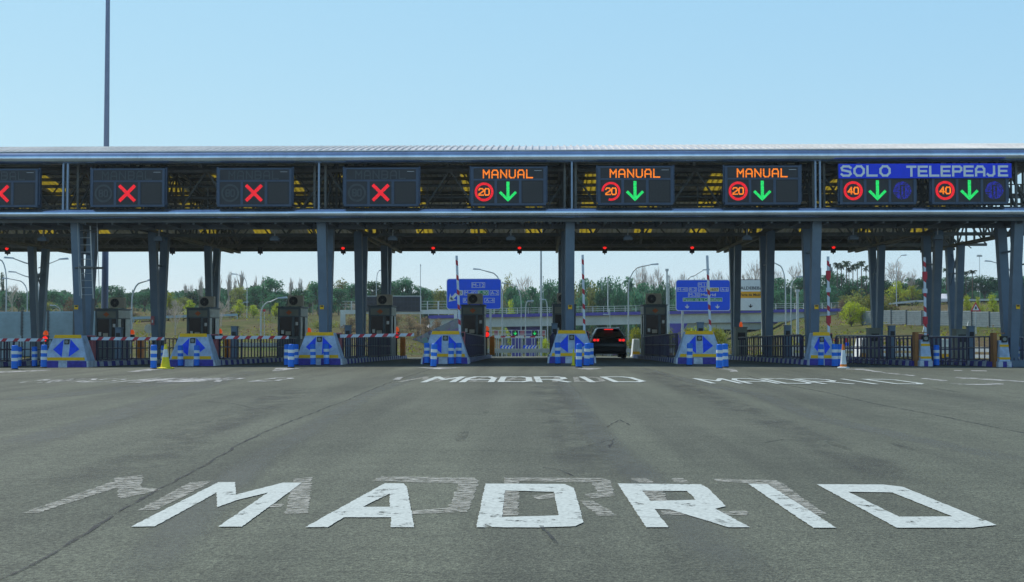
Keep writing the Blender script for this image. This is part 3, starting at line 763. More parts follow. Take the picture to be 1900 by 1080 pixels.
tb = thing('lettered_board', 'long blue board with pale lettering above the two electronic toll signs', 'sign board', (wx(1716, 48.5), 48.46, SZ+1.03))
mb = MB(); mb.box(-3.34, 3.34, 0, .06, .0, .57); mb.build('panel', 'board_blue', tb)
mb = MB(); led_text(mb, 'SOLO', -2.30, .285, 1.86, .36, -.008, .085, gap=.42); mb.build('first_word', 'board_letter', tb)
mb = MB(); led_text(mb, 'TELEPEAJE', 1.24, .27, 3.85, .35, -.008, .085, gap=.42); mb.build('second_word', 'board_letter', tb)

# ================================================================== caged ladder, mast
ld = thing('caged_ladder', 'grey caged access ladder fixed beside the leaning column at far left', 'ladder', (-18.55, 50.2, 2.6))
mb = MB()
for dx in (-.24, .24): mb.tube((dx, 0, 0), (dx-.10, -.25, 3.5), .028, n=6)
mb.build('rails', 'galvanised', ld)
mb = MB(); z = .15
while z < 3.4: mb.tube((-.24-.1*z/3.5, -.25*z/3.5, z), (.24-.1*z/3.5, -.25*z/3.5, z), .017, n=5); z += .29
mb.build('rungs', 'galvanised', ld)
for zz, rx in ((1.25, .55), (2.75, .33)):
    mb = MB(); pts = [(.05+rx*math.cos(R(a)), .05-.42*math.sin(R(a)), zz) for a in range(0, 361, 20)]
    mb.path(pts, .035 if zz < 2 else .02, 5); mb.build('hoop', 'truss_paint', ld)
mb = MB(); mb.tube((.52, -.1, .2), (.42, -.2, 3.4), .015, n=5); mb.tube((-.2, -.35, .1), (-.3, -.4, 3.3), .012, n=5); mb.build('cage_bar', 'galvanised', ld)
def mast(name, label, base, h, r0, r1, matn, head=True, group=None):
    t = thing(name, label, 'mast', base, group=group)
    mb = MB(); mb.tube((0, 0, -.2), (0, 0, h), r0, r1, 16); mb.build('pole', matn, t, smooth=True)
    if head:
        mb = MB(); mb.lathe([(r1*2.2, h-.2), (r1*4, h), (r1*2, h+.2)], 12)
        for i in range(6):
            a = i*math.pi/3; mb.box(math.cos(a)*1.0-.25, math.cos(a)*1.0+.25, math.sin(a)*1.0-.2, math.sin(a)*1.0+.2, h-.25, h)
            mb.tube((0, 0, h), (math.cos(a), math.sin(a), h), .05, n=6)
        mb.build('lamp_ring', 'galvanised', t)
    return t
b = GX(194, 80); mast('light_mast', 'very tall blue-grey mast rising out of the picture above the roof at left', b, 32, .235, .10, 'pole_blue')
b = GX(1004, 108); mast('light_mast', 'slim tall grey pole seen right of the blue direction sign with the left arrow', b, 13.5, .10, .07, 'galvanised', False)
# ================================================================== TOLL ISLANDS
IX = [-29.1, -24.1, -19.04, -13.96, -8.87, -3.83, 1.19, 6.25, 11.03, W(1717, 640, 49.3).x, W(1863, 640, 49.3).x, 22.4]
POSN = ['outside the left edge', 'mostly outside the left edge', 'beside the caged ladder', 'second from the left', 'third from the left', 'fourth from the left',
        'left of the black car', 'right of the black car', 'with the narrow arrow block', 'under the lettered blue board', 'near the right edge', 'at the very right edge']
def island(i, cx, hw, y0=49.3, y1=74):
    t = thing('toll_island', f'raised toll lane island with blue and white kerb, {POSN[i]}', 'traffic island', (cx, y0, gz(cx, y0)), group='kerbed islands between the toll lanes')
    mb = MB(); y = 0; k = 0; L = y1-y0
    far = ['kerb_blue', 'kerb_white']
    while y < L-.01:
        y2 = min(L, y+.48)
        for sx in (-1, 1):
            a, b = sorted((sx*hw, sx*(hw-.16))); z0 = gz(cx+sx*hw, y0+y)-gz(cx, y0); z1 = gz(cx+sx*hw, y0+y2)-gz(cx, y0); g = .012
            j = .0 if k % 2 else .004
            mb.hexa([(a-j, y+g, z0-.1), (b+j, y+g, z0-.1), (b+j, y2, z1-.1), (a-j, y2, z1-.1), (a+(.04 if sx < 0 else 0), y+g, z0+.2), (b-(.04 if sx > 0 else 0), y+g, z0+.2), (b-(.04 if sx > 0 else 0), y2, z1+.2), (a+(.04 if sx < 0 else 0), y2, z1+.2)], k % 2)
        y = y2; k += 1
    z1 = gz(cx, y1)-gz(cx, y0)
    for (ya, yb, n) in ((-.0, .16, 0), (L-.16, L, 1)):
        for j in range(4):
            xa = -hw+.16+j*(2*hw-.32)/4; xb = xa+(2*hw-.32)/4; z = 0 if n == 0 else z1
            mb.box(xa, xb, ya, yb, z-.1, z+.2, j % 2)
    mb.build('kerb', ['kerb_blue', 'kerb_white'], t)
    mb = MB(); mb.hexa([(-hw+.16, .16, -.1), (hw-.16, .16, -.1), (hw-.16, L-.16, z1-.1), (-hw+.16, L-.16, z1-.1), (-hw+.16, .16, .185), (hw-.16, .16, .185), (hw-.16, L-.16, z1+.185), (-hw+.16, L-.16, z1+.185)])
    mb.build('deck', 'kerb_grey', t)
    return t
HW = [.85]*8+[.62, .45, .45, .45]
for i, cx in enumerate(IX): island(i, cx, HW[i], 49.3 if i < 9 else 49.6)
# attenuators
def bumper(sx=1., label='x'):
    t = thing('crash_bollard', label, 'crash barrier', group='painted concrete end blocks with blue half arrows')
    yf = lambda z: .04+(z-.26)*.28
    mb = MB(); xs = [-.97, -.90, -.26, .10, .90, .97]; ms = [1, 0, 1, 0, 1]
    for a, b, m_ in zip(xs, xs[1:], ms): mb.hexa([(a*sx, 0, -.03), (b*sx, 0, -.03), (b*sx, .98, -.03), (a*sx, .98, -.03), (a*sx*.97, .02, .25), (b*sx*.97, .02, .25), (b*sx*.97, .98, .25), (a*sx*.97, .98, .25)], m_)
    mb.build('base', ['kerb_blue', 'kerb_white'], t)
    mb = MB(); a, b = .90*sx, .56*sx; y1, y2 = yf(.25), yf(1.27)
    mb.hexa([(-a, y1, .25), (a, y1, .25), (a, .95, .25), (-a, .95, .25), (-b, y2, 1.27), (b, y2, 1.27), (b, .90, 1.27), (-b, .90, 1.27)])
    mb.build('body', 'concrete_paint', t, bevel=.025)
    def face(pts, m, off, name, mats):
        q = MB(); n = len(pts)
        tri = tessellate_polygon([[Vector((u, v, 0)) for u, v in pts]])
        q.add([(u*sx, yf(v)-off, v) for u, v in pts]+[(u*sx, yf(v)+.01, v) for u, v in pts], [tuple(tt) for tt in tri]+[(i, (i+1) % n, n+(i+1) % n, n+i) for i in range(n)], m)
        return q.build(name, mats, t)
    face([(-.15, 1.12), (-.15, .42), (-.53, .71)], 0, .006, 'half_arrow', 'arrow_blue')
    face([(.13, 1.12), (.53, .72), (.13, .42)], 0, .006, 'half_arrow', 'arrow_blue')
    face([(-.565, 1.165), (.565, 1.165), (.53, 1.30), (-.53, 1.30)], 0, .012, 'yellow_band', 'band_yellow')
    face([(-.80, .28), (.80, .28), (.77, .40), (-.77, .40)], 0, .012, 'yellow_band', 'band_yellow')
    mb = MB(); y = yf(1.0); w = .095 if sx == 1 else .085
    mb.box(-w, w, y-.05, y+.1, .92, 1.12); mb.disc((0, y-.056, 1.02), .07, .01, 16, 1); mb.build('lane_lamp', ['black_plastic', 'booth_panel'], t)
    return t
BL = ['blue and white end block with yellow bands at far left beside the caged ladder', 'blue and white end block with yellow bands behind the yellow cone', 'blue and white end block with the red light behind its top edge',
      'blue and white end block in front of the blue direction sign with the left arrow', 'blue and white end block just left of the black car', 'blue and white end block right of the black car']
bp = bumper(1., BL[0]); bp.location = (IX[2], 49.1, gz(IX[2], 49.1))
for i in range(1, 6): again(bp, BL[i], (IX[2+i], 49.1, gz(IX[2+i], 49.1)), random.uniform(-.02, .02))
o = bumper(.6, 'narrow blue and white end block behind the white and orange cone'); o.location = (IX[8]+.02, 49.0, gz(IX[8], 49))
def slim(label, cx):
    t = thing('slim_crash_post', label, 'crash barrier', (cx, 49.2, gz(cx, 49.2)), group='narrow end blocks on the right-hand lanes')
    mb = MB(); mb.box(-.26, -.08, 0, .6, -.03, .22, 1); mb.box(-.08, .08, .02, .6, -.03, .22, 0); mb.box(.08, .26, 0, .6, -.03, .22, 1); mb.build('base', ['kerb_blue', 'kerb_white'], t, bevel=.02)
    mb = MB(); mb.hexa([(-.22, .02, .22), (.22, .02, .22), (.22, .6, .22), (-.22, .6, .22), (-.16, .12, 1.05), (.16, .12, 1.05), (.16, .6, 1.05), (-.16, .6, 1.05)]); mb.build('body', 'concrete_paint', t, bevel=.02)
    for z in (.30, .80): mb = MB(); mb.box(-.21 if z < .5 else -.17, .21 if z < .5 else .17, .02+(z-.25)*.1, .3, z, z+.09); mb.build('yellow_band', 'band_yellow', t)
    mb = MB(); mb.box(-.10, .12, .05, .3, .98, 1.22); mb.disc((.01, .04, 1.10), .075, .012, 16, 1); mb.build('lane_lamp', ['black_plastic', 'booth_panel'], t)
    mb = MB(); mb.box(-.36, -.22, .25, .6, 0, 1.32); mb.box(-.36, .1, .25, .6, 1.32, 1.35); mb.build('side_cabinet', 'cabinet_brown', t)
    return t
slim('narrow grey-blue end post with orange side, under the rightmost raised barrier', IX[9]); slim('narrow grey-blue end post with orange side nearest the right edge', IX[10])
# railings
def railing(cx, y0, y1, label):
    SP = .62 if abs(cx) > 4.5 else .30
    t = thing('railing', label, 'railing', (cx, y0, gz(cx, y0)+.19), group='navy bar railings along the lane islands'); L = y1-y0; dz = gz(cx, y1)-gz(cx, y0)
    mb = MB()
    for z in (.08, .55, 1.0): mb.bar((0, 0, z), (0, L, dz+z), .045, .04)
    y = 0; k = 0
    while y < L:
        w = .075 if k % 6 == 0 else .042; z = dz*y/L
        mb.bar((0, y, z+(0 if w > .05 else .08)), (0, y, z+1.0), w, w); y += SP; k += 1
    mb.build('bars', 'rail_navy', t)
    mb = MB(); mb.bar((0, 0, 1.028), (0, L, dz+1.028), .03, .014); mb.bar((-.02, 0, .575), (-.02, L, dz+.575), .012, .012); mb.build('handrail', 'galvanised', t)
    return t
for i, cx in enumerate(IX):
    w = HW[i]-.12
    if i <= 6: railing(cx+w, 50.7 if i > 1 else 50, 66.6, f'navy bar railing on the right edge of the lane island {POSN[i]}')
    if 6 <= i <= 10: railing(cx-w, 50.7 if i < 9 else 49.9, 66.6 if i != 6 else 66, f'navy bar railing on the left edge of the lane island {POSN[i]}')
railing(IX[8]+.4, 50.9, 66, 'navy bar railing behind the white and orange cone')
# crosswise railings seen through the gaps on the right
def cross_rail(x0, x1, y, label):
    z = gz((x0+x1)/2, y)+.05; t = thing('railing', label, 'railing', (x0, y, z), group='navy bar railings along the lane islands'); L = x1-x0
    mb = MB()
    for zz in (.12, .62, 1.12): mb.bar((0, 0, zz), (L, 0, zz), .04, .045)
    x = 0; k = 0
    while x <= L: mb.bar((x, 0, 0), (x, 0, 1.12), .07 if k % 5 == 0 else .036); x += .17; k += 1
    mb.build('bars', 'rail_navy', t)
    mb = MB(); mb.bar((0, -.02, 1.15), (L, -.02, 1.15), .03, .015); mb.build('handrail', 'galvanised', t)
cross_rail(11.95, 14.0, 50.6, 'short navy railing between the narrow arrow block and the rightmost raised barrier')
cross_rail(15.65, 17.2, 50.6, 'short navy railing right of the rightmost raised barrier'); cross_rail(18.9, 21.0, 50.6, 'short navy railing at the right edge of the picture')
# barriers
def arm_mesh(L, w, pitch, red, vertical, th=.05, plain=0):
    mb = MB(); x = 0; k = 0
    def seg(a, b, sh, m):
        P = [(a+sh*.5, -w/2), (b+sh*.5, -w/2), (b-sh*.5, w/2), (a-sh*.5, w/2)]
        if m == 1: P = [(a-sh*.5, -w/2), (b-sh*.5, -w/2), (b+sh*.5, w/2), (a+sh*.5, w/2)]
        return P
    cuts = []; sh = w*.8; pos = pitch*.6
    edges_ = [(0, 0)]
    while pos+red < L-plain: edges_ += [(pos, sh), (pos+red, sh)]; pos += pitch
    edges_.append((L, 0))
    for i in range(len(edges_)-1):
        (a, s0), (b, s1) = edges_[i], edges_[i+1]
        P = [(a-s0/2, -w/2), (b-s1/2, -w/2), (b+s1/2, w/2), (a+s0/2, w/2)]
        if vertical: pts = [(-q, 0, p) for p, q in P]+[(-q, th, p) for p, q in P]
        else: pts = [(p, 0, q) for p, q in P]+[(p, th, q) for p, q in P]
        mb.add(pts, [(0, 1, 2, 3), (7, 6, 5, 4), (0, 4, 5, 1), (1, 5, 6, 2), (2, 6, 7, 3), (3, 7, 4, 0)], i % 2)
    return mb
def barrier(cx, dy, up, label, lean=0., heavy=False, plain=0.):
    x = cx+(.45 if not heavy else .30); y = 50.2; t = thing('barrier_gate', label, 'barrier', (x, y, gz(x, y)+.15), group='lane barriers with red and white arms')
    mb = MB(); mb.box(-.02, .26, 0, .42, 0, 1.12); mb.build('cabinet', 'cabinet_red', t, bevel=.015)
    mb = MB(); mb.box(.02, .24, -.10, .0, .92, 1.08); mb.tube((.08, -.16, 1.0), (.08, .02, 1.0), .07, n=12); mb.build('pivot', 'black_plastic', t)
    if up:
        a = arm_mesh(3.15, .095, .60, .20, True, plain=plain).build('arm', ['arm_white', 'arm_red'], t); a.location = (.08, -.18, 1.05); a.rotation_euler = (0, lean, 0)
        if heavy:
            for z in ((2.5, .24), (.7, .24), (1.85, .14)):
                q = MB(); q.box(-.085, .085, -.03, .08, z[0]-z[1], z[0]+z[1]*.3); q.build('marker_box', 'arm_red' if z[1] > .2 else 'arm_white', a)
    else:
        a = arm_mesh(3.0, .125, .485, .19, False).build('arm', ['arm_white', 'arm_red'], t); a.location = (.26, -.18, .99); a.rotation_euler = (0, lean, 0)
    return t
barrier(IX[1]+.15, 0, False, 'lowered red and white barrier arm at the left edge, only its end showing')
barrier(IX[2], 0, False, 'lowered red and white barrier arm beside the caged ladder', .0)
barrier(IX[3], 0, False, 'lowered red and white barrier arm right of the yellow cone')
barrier(IX[4], 0, False, 'lowered red and white barrier arm ending left of the open lanes', -.02)
barrier(IX[5], 0, True, 'raised red and white barrier arm crossing the blue direction sign with the left arrow', -.045)
barrier(IX[6], 0, True, 'raised red and white barrier arm left of the black car', -.02)
barrier(IX[7], 0, True, 'raised barrier arm with white tip crossing the wide blue direction sign', -.035, plain=.6)
barrier(IX[8]+.10, 0, True, 'raised red and white arm with square red markers behind the narrow arrow block', 0., True)
barrier(IX[9]-.15, 0, True, 'rightmost raised arm with square red markers', 0., True)
# booths + air conditioners
def booth():
    t = thing('toll_booth', 'x', 'toll booth', group='toll booths on the islands'); w, d, h = .62, 2.2, 2.72
    mb = MB(); mb.box(-w, w, 0, d, 0, 1.15); mb.box(-w, -w+.12, 0, .1, 1.15, 2.2); mb.box(w-.08, w, 0, .1, 1.15, 2.2); mb.box(.16, .30, 0, .1, 1.15, 2.2)
    mb.box(-w, w, 0, d, 2.2, h); mb.box(-w, w, d-.1, d, 1.15, 2.2); mb.box(-w-.05, w+.05, -.08, d+.05, h, h+.06)
    mb.build('body', 'booth_body', t, bevel=.01)
    for x0, x1, y0, y1 in ((-w+.12, .16, .03, .05), (.30, w-.08, .03, .05)):
        mb = MB(); mb.box(x0, x1, y0, y1, 1.15, 2.2); mb.build('front_window', 'booth_glass', t)
    for sx in (-1, 1):
        mb = MB(); a, b = sorted((sx*(w-.03), sx*(w-.05))); mb.box(a, b, .1, d-.1, 1.15, 2.2); mb.build('side_window', 'booth_glass', t)
        mb = MB(); a, b = sorted((sx*w, sx*(w+.012)))
        mb.box(a, b, .15, d-.1, 2.25, 2.68)
        for k in range(7): p, q = sorted((sx*(w+.012), sx*(w+.03))); mb.box(p, q, .2+k*.27, .3+k*.27, 2.25, 2.68)
        mb.box(a, b, 1.3, d-.1, 1.15, 2.2); mb.box(a, b, .12, .55, 1.0, 2.2)
        mb.build('side_panel', 'booth_side', t)
    mb = MB(); mb.box(-w+.1, w-.1, -.012, 0, 2.27, 2.62); mb.build('header_panel', 'booth_panel', t)
    mb = MB(); mb.plate([(-.17, 2.45), (0, 2.31), (.17, 2.45), (0, 2.58)], -.024, -.013, 0); mb.build('emblem', 'emblem', t)
    for n_ in ((-.42, -.28, 1.28, 1.48), (.36, .50, 1.75, 1.93)): mb = MB(); mb.box(n_[0], n_[1], .012, .028, n_[2], n_[3]); mb.build('notice', 'sign_white', t)
    mb = MB(); mb.box(-.18, .10, .018, .029, 1.22, 1.42); mb.build('card_reader', 'ac_body', t)
    mb = MB(); mb.box(-.35, .0, .5, 1.0, 1.15, 1.75); mb.box(-.1, .1, .6, .8, 1.75, 2.0); mb.build('interior', 'booth_panel', t)
    return t
bt = booth(); bl = ['toll booth at far left behind the blue mast', 'toll booth behind the yellow cone, second from the left', 'toll booth third from the left, before the hillside', 'toll booth in front of the dark message board',
      'toll booth in front of the blue direction sign with the left arrow', 'toll booth partly hidden behind the column left of the black car', 'toll booth right of the black car']
bx = IX[1:8]; bt['label'] = bl[0]
def bloc(x): return Vector((x, 67.6, gz(x, 67.6)+.185))
bx = [W(p_, 611, 67.6).x for p_ in (197, 367, 536, 705, 877, 1047, 1216)]
bt.location = bloc(bx[0])
for i in range(1, 7): again(bt, bl[i], bloc(bx[i]))
def ac():
    t = thing('air_conditioner', 'x', 'air conditioner', group='air conditioners on the booth roofs')
    mb = MB(); mb.box(-.43, .43, 0, .34, .05, .64); mb.build('casing', 'ac_body', t, bevel=.02)
    mb = MB(); mb.disc((-.11, -.012, .34), .235, .02, 24, 0); mb.disc((-.11, -.02, .34), .25, .02, 24, 1, .225); mb.disc((-.11, -.025, .34), .05, .02, 12, 1)
    for k in range(4): a = k*math.pi/4; mb.bar((-.11-.23*math.cos(a), -.02, .34-.23*math.sin(a)), (-.11+.23*math.cos(a), -.02, .34+.23*math.sin(a)), .010, .01, 1, up=(0, 1, 0))
    mb.build('fan', ['black_plastic', 'truss_paint'], t)
    mb = MB(); mb.box(-.34, -.28, .02, .3, 0, .05); mb.box(.28, .34, .02, .3, 0, .05); mb.build('feet', 'black_plastic', t); return t
at_ = ac(); at_['label'] = 'beige air conditioner on the roof of the booth at far left'; at_.location = bloc(bx[0])+Vector((.05, 1.5, 2.78))
al = ['behind the yellow cone', 'third from the left', 'before the dark message board', 'before the left-arrow sign', 'left of the black car', 'right of the black car']
for i in range(1, 7): again(at_, 'beige air conditioner on the roof of the booth '+al[i-1], bloc(bx[i])+Vector((.05, 1.5, 2.78)))
# lane posts behind the end blocks
def post():
    t = thing('payment_post', 'x', 'post', group='grey posts beside the lanes')
    mb = MB(); mb.box(-.13, .13, 0, .3, 0, 1.45); mb.box(-.15, .15, -.02, .32, 1.45, 1.5); mb.build('casing', 'column_paint', t, bevel=.01)
    mb = MB(); mb.box(-.09, .09, -.012, 0, 1.0, 1.25); mb.build('screen', 'black_plastic', t); return t
pp = None
for px, Y, lb in ((219, 55, 'in front of the booth at far left'), (434, 55, 'right of the second booth from the left'), (645, 55.5, 'left of the booth with the dark message board'), (1029, 55, 'left of the column beside the black car'),
               (1300, 50.9, 'directly behind the end block right of the black car'), (1462, 55.5, 'left of the narrow arrow block'), (1656, 53.8, 'left of the rightmost raised barrier'), (1803, 53.4, 'between the two narrow end posts')):
    L = GX(px, Y)+Vector((0, 0, .18))
    if pp is None: pp = post(); pp.location = L; pp['label'] = 'tall grey-blue lane post '+lb
    else: again(pp, 'tall grey-blue lane post '+lb, L)
# coin machine cabinets
def cabinet(px, Y, label, red):
    t = thing('payment_machine', label, 'payment machine', GX(px, Y)+Vector((0, 0, .18)))
    mb = MB(); mb.box(-.30, .30, 0, .7, 0, 1.55); mb.box(-.33, .33, -.04, .74, 1.55, 1.6); mb.build('casing', 'booth_panel', t, bevel=.015)
    mb = MB(); mb.box(-.2, .2, -.012, 0, .9, 1.3); mb.build('screen', 'black_plastic', t)
    if red: mb = MB(); mb.lathe([(.09, 0), (.09, .12), (.06, .24), (.02, .28)], 12, c=(0, .2, 1.6)); mb.build('beacon', 'lamp_orange', t)
cabinet(1376, 67, 'olive grey payment machine with small red beacon left of the tall paired columns', True)
cabinet(1624, 66, 'grey payment machine behind the railing between the narrow arrow block and rightmost raised arm', False)
cabinet(1785, 66, 'brown-grey payment machine behind the railing left of the narrow end post at right', False)
# exit beacons on orange cabinets
def beacon(lit):
    t = thing('exit_signal', 'x', 'signal', group='exit signals with orange beacons')
    mb = MB(); mb.tube((0, 0, 0), (0, 0, 1.05), .04, n=8); mb.box(-.13, .13, -.08, .12, .98, 1.36); mb.build('post', 'black_plastic', t)
    mb = MB(); mb.lathe([(.12, 0), (.15, .04), (.13, .18), (.05, .27)], 12, c=(0, 0, 1.38)); mb.build('beacon', 'lamp_orange', t)
    mb = MB(); mb.disc((0, -.11, 1.18), .15 if lit else .09, .03, 16); mb.build('lens', 'lamp_red' if lit else 'sign_face', t)
    mb = MB(); mb.box(.14, .42, .5, .95, 0, 1.05); mb.build('cabinet', 'cabinet_orange', t, bevel=.02); return t
bo, bn = beacon(True), beacon(False); seen = {True: None, False: None}
for px, lit, lb in ((85, True, 'lit red, at the left edge beside the first end block'), (245, False, 'unlit, right of the booth at far left'), (408, False, 'unlit, right of the second booth from the left'),
                    (573, True, 'lit red, peeping over the third end block'), (736, True, 'lit red, right of the booth before the dark message board'), (903, True, 'lit red, smallest, beside the open lane')):
    L = GX(px, 70.3)+Vector((0, 0, .18)); p = bo if lit else bn
    if seen[lit] is None: p.location = L; p['label'] = 'exit signal with orange cap, '+lb; seen[lit] = 1
    else: again(p, 'exit signal with orange cap, '+lb, L)
# red and dark lane lights hanging from the rear edge
def tlight(lit):
    t = thing('traffic_light', 'x', 'traffic light', group='small traffic lights hanging from the rear edge of the canopy')
    mb = MB(); mb.box(-.13, .13, -.1, .12, 0, .46); mb.tube((0, 0, -.08), (0, 0, 0), .04, n=8); mb.tube((0, 0, .46), (0, 0, .7), .02, n=6); mb.build('housing', 'black_plastic', t, bevel=.01)
    mb = MB(); mb.disc((0, -.112, .33), .105, .02, 16); mb.build('red_lens', 'lamp_red' if lit else 'sign_face', t)
    mb = MB(); mb.disc((0, -.112, .11), .09, .02, 16); mb.build('green_lens', 'sign_face', t)
    mb = MB(); pts = [(.12*math.cos(R(a)), -.2, .33+.12*math.sin(R(a))) for a in range(10, 171, 20)]
    for p, q in zip(pts, pts[1:]): mb.bar((p[0], -.16, p[2]), (q[0], -.16, q[2]), .012, .12)
    mb.build('visor', 'black_plastic', t); return t
tl = {True: tlight(True), False: tlight(False)}; first = {True: 1, False: 1}
for px, lit, lb in ((14, True, 'at the left edge'), (320, False, 'second from the left'), (483, False, 'third from the left'), (637, True, 'right of the column between third and fourth signs'), (804, True, 'above the dark hillside trees'),
                    (964, True, 'above the green arrow lights'), (1122, True, 'above the black car'), (1284, True, 'above the wide blue direction sign'), (1546, True, 'above the palms, rightmost')):
    v = W(px, 462, 72); L = (v.x, 72, 5.76)
    s_ = f'small hanging traffic light {"lit red" if lit else "unlit"}, {lb}'
    if first[lit]: tl[lit].location = L; tl[lit]['label'] = s_; first[lit] = 0
    else: again(tl[lit], s_, L)
# flexible bollards
def bollard():
    t = thing('lane_bollard', 'x', 'bollard', group='blue and white flexible bollards before the islands')
    mb = MB(); z0 = .04; segs = [(.04, .29, 0), (.29, .40, 1), (.40, .53, 0), (.53, .64, 1), (.64, .82, 0)]
    for a, b, m_ in segs:
        mb.lathe([(.108 if m_ == 0 else .112, a), (.108 if m_ == 0 else .112, b)], 18, m_)
    mb.lathe([(.10, .82), (.085, .835), (.02, .84)], 18, 0); mb.build('tube', ['post_blue', 'post_white'], t, smooth=True)
    mb = MB(); mb.lathe([(.13, 0), (.12, .03), (.06, .06)], 16); mb.build('foot', 'black_plastic', t); return t
bb = bollard(); BLD = [(27,685.5,'leftmost bollard in the sun'),(35,681,'just behind the leftmost one'),(64,681,'in shade between the leftmost pair and the first end block'),(81,682.5,'in front of the left side of the first end block'),
 (123,680,'before the middle of the first end block'),(285,684.5,'left of the yellow cone'),(303,678,'in shade just behind the yellow cone'),(335,680,'left part of the second end block'),(365,680,'before the right arrow of the second end block'),
 (532,679,'behind the sunlit one left of the third end block'),(540,682.5,'sunlit, left of the third end block'),(549,678,'third of the trio left of the third end block'),(581,678,'before the left arrow of the third end block'),(606,677.5,'before the right arrow of the third end block'),
 (792,675.5,'dark, at the left corner of the fourth end block'),(804,681.5,'sunlit, leaning in front of the fourth end block'),(837,676.5,'right of centre before the fourth end block'),(851,676,'at the right side of the fourth end block'),
 (1035,676,'at the left corner of the block beside the car'),(1074,682,'sunlit, beside the black car'),(1088,679.5,'bent, second right of the sunlit one beside the car'),(1096,678,'nearest the black car'),
 (1279,678.5,'before the left arrow of the block right of the car'),(1334.5,684,'sunlit, right of the block that is right of the car'),(1346,682,'behind the sunlit one right of the block'),
 (1523,679,'before the narrow arrow block'),(1549,681,'right of the narrow arrow block'),(1560,680,'immediately left of the white and orange cone'),
 (1738,679.5,'right of the rightmost raised barrier'),(1886,680,'at the right edge of the picture')]
for i, (px, py, lb) in enumerate(BLD):
    L = G(px, py); s_ = 'blue and white bollard '+lb
    if i == 0: bb.location = L; bb['label'] = s_; continue
    c = again(bb, s_, L)
    c.rotation_euler = (random.uniform(-.02, .02), (-.06 if px == 792 else .05 if px == 804 else .08 if px == 1088 else random.uniform(-.025, .025)), random.uniform(0, 6))
# cones
def cone(L, label, m0, m1, h, r, bands):
    t = thing('traffic_cone', label, 'traffic cone', L)
    mb = MB(); mb.lathe([(r*1.75, 0), (r*1.75, .03), (r*1.2, .05)], 20, 0); mb.build('base', m0 if m0 != 'cone_orange' else 'post_white', t)
    mb = MB(); zs = [0]+bands+[1.]; rr = lambda k: r*(1-k)+.035*k
    for i, (a, b) in enumerate(zip(zs, zs[1:])): mb.lathe([(rr(a), .04+a*h), (rr(b), .04+b*h)], 20, i % 2)
    mb.build('cone', [m0, m1], t, smooth=True)
cone(G(307, 684), 'yellow traffic cone with a white band, in the sun', 'cone_yellow', 'post_white', .82, .17, [.45, .78])
cone(G(1565, 683), 'white and orange traffic cone right of the narrow arrow block', 'cone_orange', 'post_white', .80, .12, [.12, .74])
tag(MB.build((lambda m: (m.lathe([(.20, 0), (.20, .03), (.12, .05), (.10, .5), (.05, .9), (.03, .95)], 14), m)[1])(MB()), 'fallen_cone', 'cone_yellow', loc=G(1064, 678)), 'dirty yellow-green cone wedged behind the sunlit bollard beside the car', 'traffic cone').scale = (.45, .45, .65)

